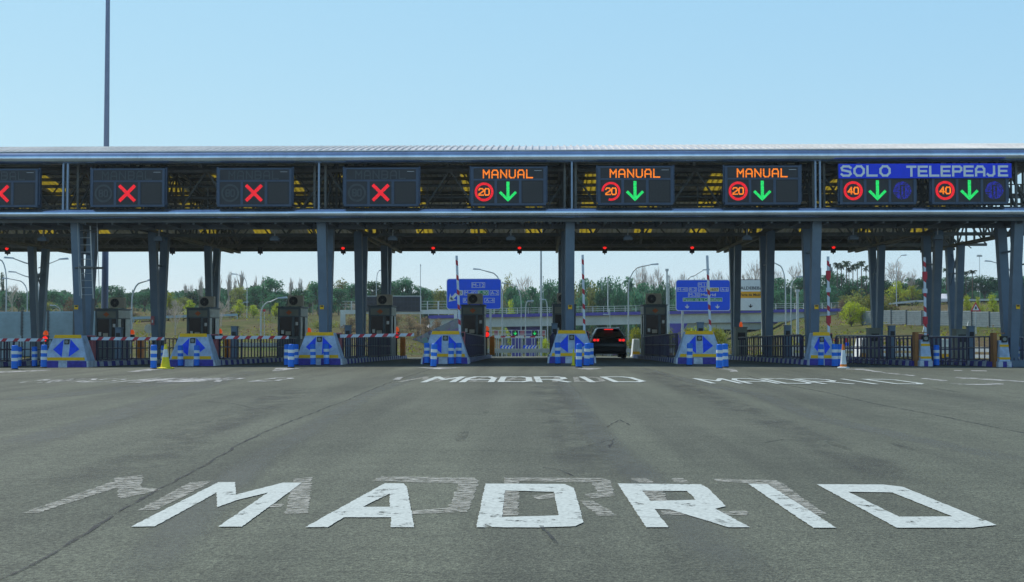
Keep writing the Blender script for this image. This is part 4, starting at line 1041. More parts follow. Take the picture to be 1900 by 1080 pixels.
# ================================================================== BLACK SUV (seen from behind)
def suv(loc, label, paint='car_black', s=1., brake=True, group=None):
    t = thing('parked_car' if not brake else 'car', label, 'car', loc, group=group)
    # stations along y (0 = rear bumper): (y, z_low, hw_low, z_sill, hw_sill, z_belt, hw_belt, z_roof, hw_roof)
    st = [(.00, .42, .78, .55, .86, .80, .84, .86, .80), (.08, .30, .84, .52, .93, .95, .90, 1.02, .84), (.20, .26, .88, .52, .95, 1.02, .92, 1.12, .82),
          (.42, .25, .90, .52, .955, 1.06, .93, 1.40, .72), (.70, .24, .91, .52, .96, 1.06, .935, 1.60, .64), (1.2, .24, .92, .52, .96, 1.05, .935, 1.655, .64),
          (2.2, .24, .92, .52, .96, 1.03, .93, 1.66, .64), (2.9, .24, .92, .52, .96, 1.02, .92, 1.58, .62), (3.5, .24, .92, .52, .95, 1.00, .91, 1.12, .78),
          (4.2, .26, .90, .52, .92, .92, .86, .98, .74), (4.52, .30, .80, .52, .84, .78, .78, .82, .68)]
    mb = MB(); ring = []
    for y, z0, w0, z1, w1, z2, w2, z3, w3 in st:
        ring.append([(-w0*.9, y, z0), (-w0, y, z0+.05), (-w1, y, z1), (-w1, y, (z1+z2)/2), (-w2, y, z2), (-(w2+w3)/2-.015, y, (z2+z3)/2), (-w3, y, z3-.04), (-w3*.8, y, z3), (0, y, z3+.015),
                     (w3*.8, y, z3), (w3, y, z3-.04), ((w2+w3)/2+.015, y, (z2+z3)/2), (w2, y, z2), (w1, y, (z1+z2)/2), (w1, y, z1), (w0, y, z0+.05), (w0*.9, y, z0)])
    n = len(ring[0])
    for r_ in ring: mb.v += r_
    for i in range(len(ring)-1):
        for j in range(n):
            a, b = i*n+j, i*n+(j+1) % n; mb.f.append((a, b, b+n, a+n)); mb.m.append(0)
    mb.f.append(tuple(range(n-1, -1, -1))); mb.m.append(0); k = (len(ring)-1)*n; mb.f.append(tuple(range(k, k+n))); mb.m.append(0)
    mb.build('body', paint, t, smooth=True)
    mb = MB(); P = [(-.76, .185, 1.10), (.76, .185, 1.10), (.60, .66, 1.53), (-.60, .66, 1.53)]
    mb.add([(x, y-.03, z) for x, y, z in P]+[(x, y+.04, z) for x, y, z in P], [(0, 1, 2, 3), (4, 7, 6, 5), (0, 4, 5, 1), (1, 5, 6, 2), (2, 6, 7, 3), (3, 7, 4, 0)]); mb.build('rear_window', 'car_glass', t)
    for sx in (-1, 1):
        mb = MB(); mb.add([(sx*x, y, z) for x, y, z in ((.945, .62, 1.10), (.945, 2.95, 1.09), (.70, 2.65, 1.50), (.70, .95, 1.52))], [(0, 1, 2, 3)]); mb.build('side_window', 'car_glass', t)
    mb = MB(); mb.hexa([(-.60, .48, 1.60), (.60, .48, 1.60), (.62, .85, 1.62), (-.62, .85, 1.62), (-.58, .50, 1.64), (.58, .50, 1.64), (.6, .85, 1.67), (-.6, .85, 1.67)]); mb.build('spoiler', paint, t)
    for sx in (-1, 1): mb = MB(); mb.bar((sx*.60, .9, 1.69), (sx*.58, 2.6, 1.70), .04, .04); mb.build('roof_rail', 'galvanised', t)
    for sx in (-1, 1):
        mb = MB(); a, b = sorted((sx*.50, sx*.90)); mb.hexa([(a, .02, .93), (b, .05, .93), (b, .30, .93), (a, .2, .93), (a, .07, 1.08), (b, .09, 1.08), (b, .35, 1.08), (a, .25, 1.08)]); mb.build('tail_light', 'cabinet_red', t, bevel=.01)
        if brake:
            for c in (.60, .78): q = MB(); q.disc((sx*c, .018, 1.0), .068, .02, 14); q.build('lit_lamp', 'lamp_red', t.children[-1])
    mb = MB(); mb.box(-.24, .24, .44, .50, 1.555, 1.60); mb.build('high_brake_light', 'lamp_red' if brake else 'cabinet_red', t)
    mb = MB(); mb.box(-.26, .26, .005, .03, .70, .81); mb.build('number_plate', 'plate', t)
    mb = MB(); mb.box(-.88, .88, -.05, .15, .38, .60); mb.build('rear_bumper', 'car_trim', t, bevel=.04)
    for sx in (-1, 1):
        mb = MB(); mb.box(*sorted((sx*.95, sx*1.10)), 3.0, 3.12, 1.05, 1.20); mb.build('wing_mirror', paint, t, bevel=.02)
        for y in (.80, 3.65):
            mb = MB(); mb.tube((sx*.70, y, .35), (sx*.95, y, .35), .35, .35, 24); w = mb.build('wheel', 'rubber', t, smooth=True)
            mb = MB(); mb.tube((sx*.94, y, .35), (sx*.965, y, .35), .22, .20, 12); mb.build('rim', 'galvanised', w)
    t.scale = (s, s, s); return t
v = GX(1130, 67.0); suv(v, 'black car with glowing brake lights stopped in the open lane')
# ================================================================== DIRECTION SIGNS
def px_sign(name, label, px0, px1, py0, py1, Y, face, posts, items, border='sign_white', rim=True):
    A = W(px0, py1, Y); B = W(px1, py0, Y); cx = (A.x+B.x)/2; zc = (A.z+B.z)/2; w = (B.x-A.x)/2; h = (B.z-A.z)/2; k = Y/F
    z_g = gz(cx, Y); t = thing(name, label, 'road sign', (cx, Y, z_g)); zc -= z_g
    r = .14*h*1.2; mb = MB(); pts = []
    for qx, qz, a0 in ((w-r, h-r, 0), (-w+r, h-r, 90), (-w+r, -h+r, 180), (w-r, -h+r, 270)):
        for a in range(0, 91, 18): pts.append((qx+r*math.cos(R(a0+a)), zc+qz+r*math.sin(R(a0+a))))
    mb.plate([(a, b) for a, b in pts][::-1], 0, .08); mb.build('panel', border, t)
    mb = MB(); f = 1-.045*1.0; mb.plate([(a*(1-.05/w), zc+(b-zc)*(1-.05/h)) for a, b in pts][::-1], -.012, .0); mb.build('face', face, t)
    mb = MB()
    for p in posts: q = (p-(px0+px1)/2)*k; mb.box(q-.10, q+.10, .1, .3, 0, zc+h*.8)
    mb.build('posts', 'galvanised', t)
    X_ = lambda px: (px-(px0+px1)/2)*k; Z_ = lambda py: zc+((py0+py1)/2-py)*k
    bx = {}; 
    for it in items:
        if it[0] == 'box':      # framed route number: x0 x1 y0 y1 fill text colour
            _, a, b, c, d, fill, tx, tc_ = it; g = .035
            q = MB(); q.box(X_(a), X_(b), -.020, -.013, Z_(d), Z_(c)); q.build('route_frame', 'sign_white', t)
            if fill: q = MB(); q.box(X_(a)+g, X_(b)-g, -.026, -.0205, Z_(d)+g, Z_(c)-g); q.build('route_field', fill, t)
            q = MB(); text_mesh(q, tx, X_((a+b)/2), Z_((c+d)/2), (d-c)*k*.66, -.032, 0, (b-a)*k-.16, .0); q.build('lettering', tc_, t)
        elif it[0] == 'text':
            _, a, b, y, hh, tx, tc_ = it
            q = MB(); text_mesh(q, tx, X_((a+b)/2), Z_(y), hh*k, -.032, 0, (b-a)*k, .012); q.build('lettering', tc_, t)
        elif it[0] == 'band':
            _, a, b, c, d, fill = it; q = MB(); q.box(X_(a), X_(b), -.020, -.013, Z_(d), Z_(c)); q.build('band', fill, t)
        elif it[0] == 'down':
            _, x, y0, y1, m_ = it; s_ = (y1-y0)*k; q = MB(); X0, Z0 = X_(x), Z_(y1)
            q.plate([(X0-.11*s_, Z0+s_), (X0+.11*s_, Z0+s_), (X0+.11*s_, Z0+.42*s_), (X0+.48*s_, Z0+.66*s_), (X0+.48*s_, Z0+.38*s_), (X0, Z0), (X0-.48*s_, Z0+.38*s_), (X0-.48*s_, Z0+.66*s_), (X0-.11*s_, Z0+.42*s_)][::-1], -.03, -.015)
            q.build('arrow', m_, t)
        elif it[0] == 'diag':
            _, x0, y0, x1, y1, m_ = it; a = Vector((X_(x0), -.022, Z_(y0))); b = Vector((X_(x1), -.022, Z_(y1))); d = (b-a).normalized(); q = MB()
            q.bar(a, b-d*.3, .26, .012, up=(0, 1, 0)); n_ = Vector((-d.z, 0, d.x)); P = [b, b-d*.62+n_*.42, b-d*.42, b-d*.62-n_*.42]
            q.plate([(p.x, p.z) for p in P], -.028, -.018); q.build('arrow', m_, t)
    return t
px_sign('direction_sign', 'blue direction sign with white arrow pointing down left, behind a booth', 828.5, 930, 517, 574, 110, 'sign_blue', [910], [
 ('box', 875, 900, 524, 534, 'sign_blue', 'M-12', 'sign_white'), ('box', 850, 858.5, 538.5, 548, 'sign_white', '8', 'sign_black'), ('box', 860.5, 884, 538.5, 548, 'sign_blue', 'M-40', 'sign_white'),
 ('box', 886, 907, 538.5, 548, 'sign_green', 'E-90', 'sign_white'), ('box', 909, 926, 538.5, 548, 'sign_blue', 'A-2', 'sign_white'),
 ('box', 859, 876, 553, 562, 'sign_blue', 'R-3', 'sign_white'), ('box', 879, 896, 553, 562, 'sign_blue', 'A-3', 'sign_white'), ('box', 899, 918, 553, 562, 'sign_blue', 'A-4', 'sign_white'), ('diag', 847, 545, 832.5, 560, 'sign_white')])
px_sign('direction_sign', 'wide blue direction sign with two small white down arrows and a green strip', 1254, 1355, 519, 577, 112, 'sign_blue', [1267], [
 ('box', 1295, 1313, 524.5, 532, 'sign_blue', 'M-11', 'sign_white'), ('box', 1256.5, 1276.5, 533.5, 541, 'sign_blue', 'M-40', 'sign_white'), ('box', 1278.5, 1293, 533.5, 541, 'sign_blue', 'R-2', 'sign_white'),
 ('box', 1295.5, 1308.5, 533.5, 541, 'sign_blue', 'A-1', 'sign_white'), ('box', 1310, 1334, 533.5, 541, 'sign_yellow', 'M-607', 'sign_black'), ('box', 1336.5, 1351.5, 533.5, 541, 'sign_blue', 'A-6', 'sign_white'),
 ('box', 1277, 1299, 543, 551, 'sign_blue', 'M-30', 'sign_white'), ('text', 1300.5, 1328, 547, 5.2, 'Madrid', 'sign_white'), ('box', 1267, 1340, 552.5, 559.5, 'sign_green', 'Paseo de la Castellana', 'sign_white'),
 ('down', 1275, 565, 572.5, 'sign_white'), ('down', 1331, 565, 572.5, 'sign_white')])
px_sign('direction_sign', 'white direction sign with amber strip and black down arrow', 1366, 1421, 518.5, 577, 114, 'sign_white', [1372, 1415], [
 ('text', 1368.5, 1419, 534.5, 5.5, 'VALDEBEBAS', 'sign_black'), ('band', 1366.6, 1420.4, 541, 553, 'sign_amber'), ('text', 1374, 1416, 547, 4.8, 'Feria de Madrid', 'sign_black'), ('down', 1392.5, 564, 571, 'sign_black')], border='vms_dark')
# message board on a white gantry, seen from far
Y = 165; k = Y/F
a = W(630, 580, Y); b = W(842, 580, Y); g = thing('sign_gantry', 'low white steel gantry with railing carrying the dark message board', 'gantry', GX(636, Y)); o0 = g.location.copy()
mb = MB(); z0 = a.z-o0.z; L = b.x-a.x
mb.box(-.3, L, -.3, .3, z0-.2, z0+.35); mb.build('beam', 'bridge_concrete', g)
mb = MB(); mb.box(-.3, .35, -.3, .3, -1, z0-.2); mb.build('leg', 'bridge_concrete', g)
mb = MB(); mb.box(L-.4, L, -.3, .3, -3, z0-.2); mb.build('leg', 'bridge_concrete', g)
mb = MB()
for z in (.75, 1.1, 1.5): mb.bar((0, -.3, z0+z), (L, -.3, z0+z), .05)
x = 1.2
while x < L: mb.bar((x, -.3, z0+.3), (x, -.3, z0+1.5), .13 if int(x) % 3 else .2); x += 1.45
mb.build('railing', 'bridge_concrete', g)
a = W(676, 578, Y-.7); b = W(781, 550, Y-.7); t = thing('message_board', 'large dark unlit message board mounted on the white gantry', 'message board', (a.x, Y-.7, a.z)); L = b.x-a.x; H = b.z-a.z
mb = MB(); mb.box(0, L, 0, .35, 0, H); mb.build('casing', 'vms_dark', t, bevel=.03)
mb = MB(); mb.box(0, L, -.02, .3, H, H+.09); mb.box(L-.09, L+.02, -.02, .3, 0, H); mb.build('rim', 'bridge_concrete', t)
mb = MB()
for i in range(3):
    for j in range(14): mb.box(.3+j*(L-.5)/14, .3+(j+.85)*(L-.5)/14, -.02, -.005, .2+i*(H-.3)/3, .2+(i+.82)*(H-.3)/3)
mb.build('pixel_modules', 'sign_face', t)
# ================================================================== BRIDGES
def bridge(name, label, pts, girder_h, Y2, rail=True, piers=(), depth=9.):
    """pts: (px, py of the deck edge bottom line, Y)"""
    P = [W(px, py, Yy) for px, py, Yy in pts]; o = Vector((P[0].x, P[0].y, gz(P[0].x, P[0].y)))
    t = thing(name, label, 'bridge', o); n = len(P)
    def run(nm, m_, y0, y1, z0, z1):
        q = MB()
        for A, B in zip(P, P[1:]):
            A = A-o; B = B-o
            q.hexa([(A.x, A.y+y0, A.z+z0), (B.x, B.y+y0, B.z+z0), (B.x, B.y+y1, B.z+z0), (A.x, A.y+y1, A.z+z0), (A.x, A.y+y0, A.z+z1), (B.x, B.y+y0, B.z+z1), (B.x, B.y+y1, B.z+z1), (A.x, A.y+y1, A.z+z1)])
        return q.build(nm, m_, t)
    run('deck', 'bridge_concrete', .25, depth, -.1, .25); run('fascia_band', 'bridge_purple', 0, .25, -.12, .36)
    run('girder', 'bridge_concrete', .8, depth-.8, -.12-girder_h, -.12)
    if rail:
        q = MB()
        for A, B in zip(P, P[1:]):
            A = A-o; B = B-o
            for z in (.62, .9, 1.25): q.bar(A+Vector((0, .1, z)), B+Vector((0, .1, z)), .07)
            k_ = max(1, int((B-A).length/1.5))
            for i in range(k_): c = A.lerp(B, i/k_); q.bar(c+Vector((0, .1, .3)), c+Vector((0, .1, 1.25)), .10)
        q.build('railing', 'bridge_concrete', t)
    for px, c_ in piers:
        j = min(range(n-1), key=lambda i: 0 if pts[i][0] <= px <= pts[i+1][0] else 1); f = (px-pts[j][0])/(pts[j+1][0]-pts[j][0]); A = P[j].lerp(P[j+1], f)-o
        q = MB(); zt = A.z-.12-girder_h; zb = -4.5
        q.hexa([(A.x-.8, 3, zb), (A.x+.8, 3, zb), (A.x+.8, 4.5, zb), (A.x-.8, 4.5, zb), (A.x-.8, 3, zt-1.3), (A.x+.8, 3, zt-1.3), (A.x+.8, 4.5, zt-1.3), (A.x-.8, 4.5, zt-1.3)])
        q.hexa([(A.x-.8, 3, zt-1.3), (A.x+.8, 3, zt-1.3), (A.x+.8, 4.5, zt-1.3), (A.x-.8, 4.5, zt-1.3), (A.x-1.7, 3, zt), (A.x+1.7, 3, zt), (A.x+1.7, 4.5, zt), (A.x-1.7, 4.5, zt)]); q.build('pier', c_, t)
    return t
bridge('overpass', 'pale concrete overpass with purple edge band and white railing behind the toll', [(795, 590, 188), (870, 588, 188), (940, 587, 188), (1060, 585, 189), (1180, 582.5, 190), (1300, 580.5, 192), (1440, 578.5, 194), (1560, 576.5, 196)], 1.45, 0,
       piers=((958, 'bridge_purple'), (985, 'bridge_purple'), (1255, 'bridge_purple')))
bridge('lower_overpass', 'second lower overpass with purple edge seen beneath the main overpass', [(1225, 598.5, 225), (1330, 598, 226), (1440, 598, 228), (1520, 597, 230)], 1.2, 0, rail=False, piers=((1441, 'bridge_purple'),))
# abutment with painted scrawls
def graffiti_mat():
    m = bpy.data.materials.new('graffiti_concrete'); m.use_nodes = True; n, l = nodes(m); b = n['Principled BSDF']; b.inputs['Roughness'].default_value = .85
    tc = n.new('ShaderNodeNewGeometry'); v = n.new('ShaderNodeTexVoronoi'); v.inputs['Scale'].default_value = .9; v.inputs['Randomness'].default_value = 1
    nz = n.new('ShaderNodeTexNoise'); nz.inputs['Scale'].default_value = 1.2; nz.inputs['Detail'].default_value = 3; l.new(tc.outputs['Position'], nz.inputs['Vector'])
    mx = n.new('ShaderNodeMix'); mx.data_type = 'RGBA'; mx.inputs[0].default_value = .5; l.new(tc.outputs['Position'], mx.inputs[6]); l.new(nz.outputs['Color'], mx.inputs[7])
    l.new(tc.outputs['Position'], v.inputs['Vector'])
    hs = n.new('ShaderNodeHueSaturation'); hs.inputs['Saturation'].default_value = .55; hs.inputs['Value'].default_value = .42; l.new(v.outputs['Color'], hs.inputs['Color'])
    r = n.new('ShaderNodeValToRGB'); r.color_ramp.elements[0].position = .47; r.color_ramp.elements[1].position = .53; l.new(nz.outputs['Fac'], r.inputs[0])
    m2 = n.new('ShaderNodeMix'); m2.data_type = 'RGBA'; l.new(r.outputs[0], m2.inputs[0]); m2.inputs[6].default_value = (.24, .27, .29, 1); l.new(hs.outputs[0], m2.inputs[7])
    l.new(m2.outputs[2], b.inputs['Base Color']); MATS['graffiti'] = m
graffiti_mat()
Y = 150
P = [W(px, py, Y) for px, py in ((756, 634), (838, 595), (846, 591), (880, 591), (880, 660), (756, 660))]; o = GX(820, Y)
mb = MB(); mb.plate([(p.x-o.x, p.z-o.z) for p in P], 0, 30); tag(mb.build('retaining_wall', 'graffiti', loc=o), 'sloping concrete retaining wall with painted scrawls where the overpass begins', 'wall')
Y = 232; A = W(930, 612, Y); B = W(1255, 650, Y)
mb = MB(); mb.box(0, B.x-A.x, 0, .5, 0, A.z-B.z); tag(mb.build('underpass_wall', 'graffiti', loc=(A.x, Y, B.z-1)), 'long painted concrete wall deep under the overpass', 'wall')
# small lane lights, chevrons, guard rails beyond the plaza
def small_px(name, label, cat, px0, px1, py0, py1, Y, m_, build=None, post=None, group=None):
    A = W(px0, py1, Y); B = W(px1, py0, Y); zg = gz((A.x+B.x)/2, Y); t = thing(name, label, cat, ((A.x+B.x)/2, Y, zg), group=group); w = (B.x-A.x)/2
    q = MB(); q.box(-w, w, 0, .15, A.z-zg, B.z-zg); q.build('panel', m_, t, bevel=.01)
    q = MB(); q.box(-.05, .05, .15, .25, -1 if post is None else post, B.z-zg-.05); q.build('post', 'galvanised', t)
    return t, w, A.z-zg, B.z-zg
for px, lb in ((956, 'the left one beyond the open lane'), (992, 'the right one beyond the open lane')):
    t, w, z0, z1 = small_px('lane_light', 'small black light with green down arrow, '+lb, 'lane light', px-5, px+5, 613, 623.5, 150, 'sign_face', group='green arrow lights beyond the toll')
    zc = (z0+z1)/2; q = MB(); q.box(-.035, .035, -.02, 0, zc-.1, zc+.22); q.plate([(-.2, zc), (-.14, zc+.06), (0, zc-.1), (.14, zc+.06), (.2, zc), (0, zc-.24)], -.02, 0); q.build('arrow', 'led_green', t)
for px, lb in ((940, 'left'), (983, 'right')):
    t, w, z0, z1 = small_px('chevron_board', f'blue and white chevron board beyond the open lane, the {lb} one of two', 'chevron board', px-12, px+12, 641, 650, 120, 'sign_blue', group='chevron boards beyond the toll')
    h = (z1-z0)/2; zc = z0+h
    for i in range(4):
        x = -w+.12+i*w*.5; q = MB(); q.plate([(x, zc), (x+.18, z1), (x+.34, z1), (x+.16, zc), (x+.34, z0), (x+.18, z0)], -.02, 0); q.build('chevron', 'sign_white', t)
for px, lb in ((921, 'beside the blue sign post'), (969, 'between the green arrow lights'), (1007, 'right of the green arrow lights')):
    small_px('red_panel', 'small dull red panel on the white frames '+lb, 'sign', px-4, px+4, 613, 624, 152, 'cabinet_red', group='red panels beyond the toll')
def guard(label, pts, Y0=None, h=.75, m_='galvanised', double=False):
    P = [GX(px, Y) for px, Y in pts]; o = P[0]; t = thing('guard_rail', label, 'guard rail', o, group='guard rails beyond the plaza')
    q = MB()
    for A, B in zip(P, P[1:]):
        A = A-o; B = B-o; q.bar(A+Vector((0, 0, h-.15)), B+Vector((0, 0, h-.15)), .08, .32)
        if double: q.bar(A+Vector((0, 0, h-.6)), B+Vector((0, 0, h-.6)), .08, .22)
    q.build('rail', m_, t); q = MB()
    for A, B in zip(P, P[1:]):
        A = A-o; B = B-o; k_ = max(1, int((B-A).length/3))
        for i in range(k_+1): c = A.lerp(B, i/k_); q.bar(c-Vector((0, 0, .1)), c+Vector((0, 0, h)), .10)
    q.build('posts', m_, t); return t
guard('steel guard rail crossing behind the open lane', [(890, 97), (1100, 97)])
guard('steel guard rail crossing behind the lane right of the car', [(1105, 97), (1250, 98)])
guard('guard rail along the road on the left hillside', [(60, 150), (200, 158), (340, 165), (440, 170)], m_='sound_panel')
guard('guard rail at the foot of the left hillside', [(430, 92), (530, 92)], h=.9)
guard('white double guard rail seen through the railings at right', [(1470, 83), (1560, 83), (1700, 86), (1900, 80)], h=.85, m_='sign_white', double=True)
guard('guard rail along the raised highway at right', [(1560, 200), (1700, 200), (1900, 196), (2050, 190)], h=.9)
# exit arm beyond the open lane
Y = 100; A = W(899, 625, Y); t = thing('exit_barrier', 'thin red and white exit barrier arm with two white boxes beyond the open lane', 'barrier', GX(899, Y)); o = t.location
a = arm_mesh(4.7, .12, .8, .4, False).build('arm', ['sign_white', 'arm_red'], t); a.location = (0, 0, A.z-o.z)
for x in (1.05, 2.95): q = MB(); q.box(x-.25, x+.25, -.1, .12, -.11, .12); q.build('box', 'sign_white', a)
q = MB(); q.box(-.15, .1, -.1, .2, -.3, A.z-o.z+.1); q.build('cabinet', 'cabinet_orange', t)
# white pipe frames beyond the lane
Y = 152; A = W(912, 613, Y); B = W(1012, 627, Y); t = thing('pipe_railing', 'tall white pipe railing around the green arrow lights', 'railing', GX(912, Y)); o = t.location; q = MB(); L = B.x-A.x
for z in (A.z, (A.z+B.z)/2, B.z): q.bar((0, 0, z-o.z), (L, 0, z-o.z), .06)
x = 0
while x <= L: q.bar((x, 0, -.3), (x, 0, A.z-o.z), .07); x += L/8
q.build('bars', 'sign_white', t)
# side walls
def panel_wall(name, label, px0, px1, Y0, Y1, h, pw, m_, gap=(), base=0.):
    o = GX(px0, Y0); E = GX(px1, Y1); t = thing(name, label, 'wall', o); L = (E-o); n = int(Vector((L.x, L.y)).length/pw); q = MB(); q2 = MB()
    for i in range(n):
        A = L*(i/n); B = L*((i+1)/n); A.z = gz(o.x+A.x, o.y+A.y)-o.z; B.z = gz(o.x+B.x, o.y+B.y)-o.z
        q2.bar(A-Vector((0, 0, .3)), A+Vector((0, 0, h+.08)), .16)
        if any(g0 <= (i+.5)/n <= g1 for g0, g1 in gap): continue
        zt = (A.z+B.z)/2+h; q.add([A+Vector((0, 0, -.6)), B+Vector((0, 0, -.6)), Vector((B.x, B.y, zt)), Vector((A.x, A.y, zt)), A+Vector((0, .1, -.6)), B+Vector((0, .1, -.6)), Vector((B.x, B.y+.1, zt)), Vector((A.x, A.y+.1, zt))], [(0, 1, 2, 3), (7, 6, 5, 4), (3, 2, 6, 7), (0, 4, 5, 1), (0, 3, 7, 4), (1, 5, 6, 2)])
        z = .1
        while z < h-.1:
            q.bar(Vector((A.x, A.y-.03, zt-h+z)), Vector((B.x, B.y-.03, zt-h+z)), .05, .10); z += .24
    q.build('panels', m_, t); q2.build('posts', 'column_dark', t); return t
panel_wall('noise_barrier', 'blue-grey ribbed noise barrier behind the far left lanes', -200, 186, 92, 92, 3.35, 1.85, 'sound_panel', gap=((.40, .44), (.70, .745)))
panel_wall('concrete_fence', 'long pale concrete panel fence on the grassy slope at right', 1600, 2100, 150, 118, 1.65, 2.4, 'fence_grey')
mb = MB(); mb.box(-1, 1, 0, .6, 0, 1.7); mb.box(-1.05, 1.05, -.02, .05, 1.7, 1.8); tag(mb.build('utility_cabinet', 'sound_panel', loc=GX(6, 84)), 'pale teal utility cabinet at the left edge', 'cabinet')
# grey concrete end blocks of the exit side, white edged
for px, lb in ((1181, 'right beside the black car'), (1613, 'behind the railing left of a payment machine'), (1752, 'right of the rightmost raised arm'), (1893, 'behind the railing at the right edge')):
    t = thing('exit_end_block', 'sloping grey block with white edge, '+lb, 'crash barrier', GX(px, 79), group='exit side concrete blocks')
    q = MB(); q.hexa([(-.62, 0, 0), (.5, 0, 0), (.5, 1.6, 0), (-.62, 1.6, 0), (-.35, 0, 1.35), (.45, 0, 1.35), (.45, 1.6, 1.35), (-.35, 1.6, 1.35)]); q.build('body', 'booth_side', t, bevel=.02)
    q = MB(); q.hexa([(-.69, -.02, 0), (-.62, -.02, 0), (-.62, 1.6, 0), (-.69, 1.6, 0), (-.42, -.02, 1.35), (-.35, -.02, 1.35), (-.35, 1.6, 1.35), (-.42, 1.6, 1.35)]); q.box(-.75, .65, -.06, 1.7, 0, .1); q.build('white_edge', 'sign_white', t)
    q = MB(); q.box(-.6, .48, -.03, 0, .1, .42); q.build('yellow_foot', 'band_yellow', t)
    if px == 1181: t.scale = (.42, .8, .85)
for px, py, lb in ((1552, 632, 'left'), (1569, 632, 'right')):
    v = W(px, py, 86); g_ = GX(px, 86); t = thing('round_marker', f'round red marker on a post behind the narrow arrow block, the {lb} one', 'marker', g_); q = MB(); q.disc((0, 0, v.z-g_.z), .17, .04, 16); q.build('disc', 'arm_red', t)
    q = MB(); q.box(-.03, .03, .04, .1, 0, v.z-g_.z); q.build('post', 'galvanised', t)
v = W(1572, 640, 85); g_ = GX(1572, 85); t = thing('small_blue_sign', 'small square blue sign low behind the white and orange cone', 'sign', g_); q = MB(); q.box(-.13, .13, 0, .03, v.z-g_.z-.16, v.z-g_.z+.16); q.build('panel', 'sign_blue', t); q = MB(); q.box(-.03, .03, .03, .07, 0, v.z-g_.z); q.build('post', 'galvanised', t)
# back of a round sign, small red sign, warning triangle
for px, py, Y, r, m_, nm, lb in ((276, 610, 80, .30, 'booth_side', 'round_sign', 'grey back of a round sign beside the column behind the yellow cone'), (490, 576, 120, .14, 'arm_red', 'round_sign', 'small red round sign beside the lamp post on the left slope'), (1801, 637, 90, .2, 'arm_red', 'round_sign', 'small red round sign low behind the right-hand railings')):
    v = W(px, py, Y); g_ = GX(px, Y); t = thing(nm, lb, 'road sign', g_); q = MB(); q.disc((0, 0, v.z-g_.z), r, .03, 20); q.build('disc', m_, t); q = MB(); q.tube((0, .06, 0), (0, .06, v.z-g_.z), .03, n=6); q.build('post', 'galvanised', t)
v = W(1811, 570, 118); g_ = GX(1811, 118); z = v.z-g_.z; t = thing('warning_sign', 'red-edged triangular warning sign on the right slope', 'road sign', g_)
q = MB(); q.plate([(-.5, z-.4), (.5, z-.4), (0, z+.5)], 0, .03); q.build('rim', 'arm_red', t); q = MB(); q.plate([(-.32, z-.29), (.32, z-.29), (0, z+.28)], -.01, 0); q.build('face', 'sign_white', t)
q = MB(); q.plate([(-.06, z-.2), (.06, z-.2), (.09, z-.02), (0, z+.1), (-.09, z-.02)], -.02, -.01); q.build('symbol', 'sign_black', t); q = MB(); q.tube((0, .06, 0), (0, .06, z), .06, n=6); q.build('post', 'galvanised', t)
# delineator arrows on the right slope
for px, lb in ((1712, 'left'), (1793, 'right')):
    g_ = GX(px, 125); t = thing('delineator', f'small white delineator post leaning on the right slope, the {lb} one', 'post', g_); q = MB(); q.bar((0, 0, 0), (.2, 0, .9), .09, .04); q.build('body', 'sign_white', t)
# ================================================================== LAMP POSTS
def lamp(px, Y, top, tip, tipy, label, double=None, r=.09, straight=False, m_='galvanised'):
    b = GX(px, Y); T = W(px, top, Y); E = W(tip, tipy, Y); h = T.z-b.z; dx = E.x-T.x; dz = E.z-T.z
    t = thing('street_lamp', label, 'street lamp', b, group='street lamps beyond the toll')
    pts = [(0, 0, -.3), (0, 0, h*.55)]; rr = [r, r*.8]
    if straight: pts += [(0, 0, h)]; rr += [r*.65]
    else:
        for i in range(6):
            a = R(90*i/5); q = min(abs(dx)*.55, 2.2)*(1 if dx > 0 else -1); v_ = min(h*.3, 2.5)
            pts.append((q*(1-math.cos(a)), 0, h-v_+v_*math.sin(a))); rr.append(r*.7)
    pts.append((dx, 0, h+dz)); rr.append(r*.5)
    mb = MB(); mb.path([Vector(p) for p in pts], rr, 8); mb.build('pole', m_, t, smooth=True)
    def head(x, z, sg, nm='lamp_head'):
        q = MB(); q.hexa([(x-.1*sg, -.12, z-.05), (x+.75*sg, -.15, z-.02), (x+.75*sg, .15, z-.02), (x-.1*sg, .12, z-.05), (x-.1*sg, -.08, z+.06), (x+.7*sg, -.10, z+.14), (x+.7*sg, .10, z+.14), (x-.1*sg, .08, z+.06)]); q.build(nm, 'galvanised', t)
    head(dx, h+dz, 1 if dx >= 0 else -1)
    if double: E2 = W(double[0], double[1], Y); q = MB(); q.path([Vector((0, 0, h-.5)), Vector((E2.x-T.x, 0, E2.z-b.z))], [r*.6, r*.4], 6); q.build('second_arm', m_, t); head(E2.x-T.x, E2.z-b.z, 1 if E2.x > T.x else -1, 'lamp_head')
    return t
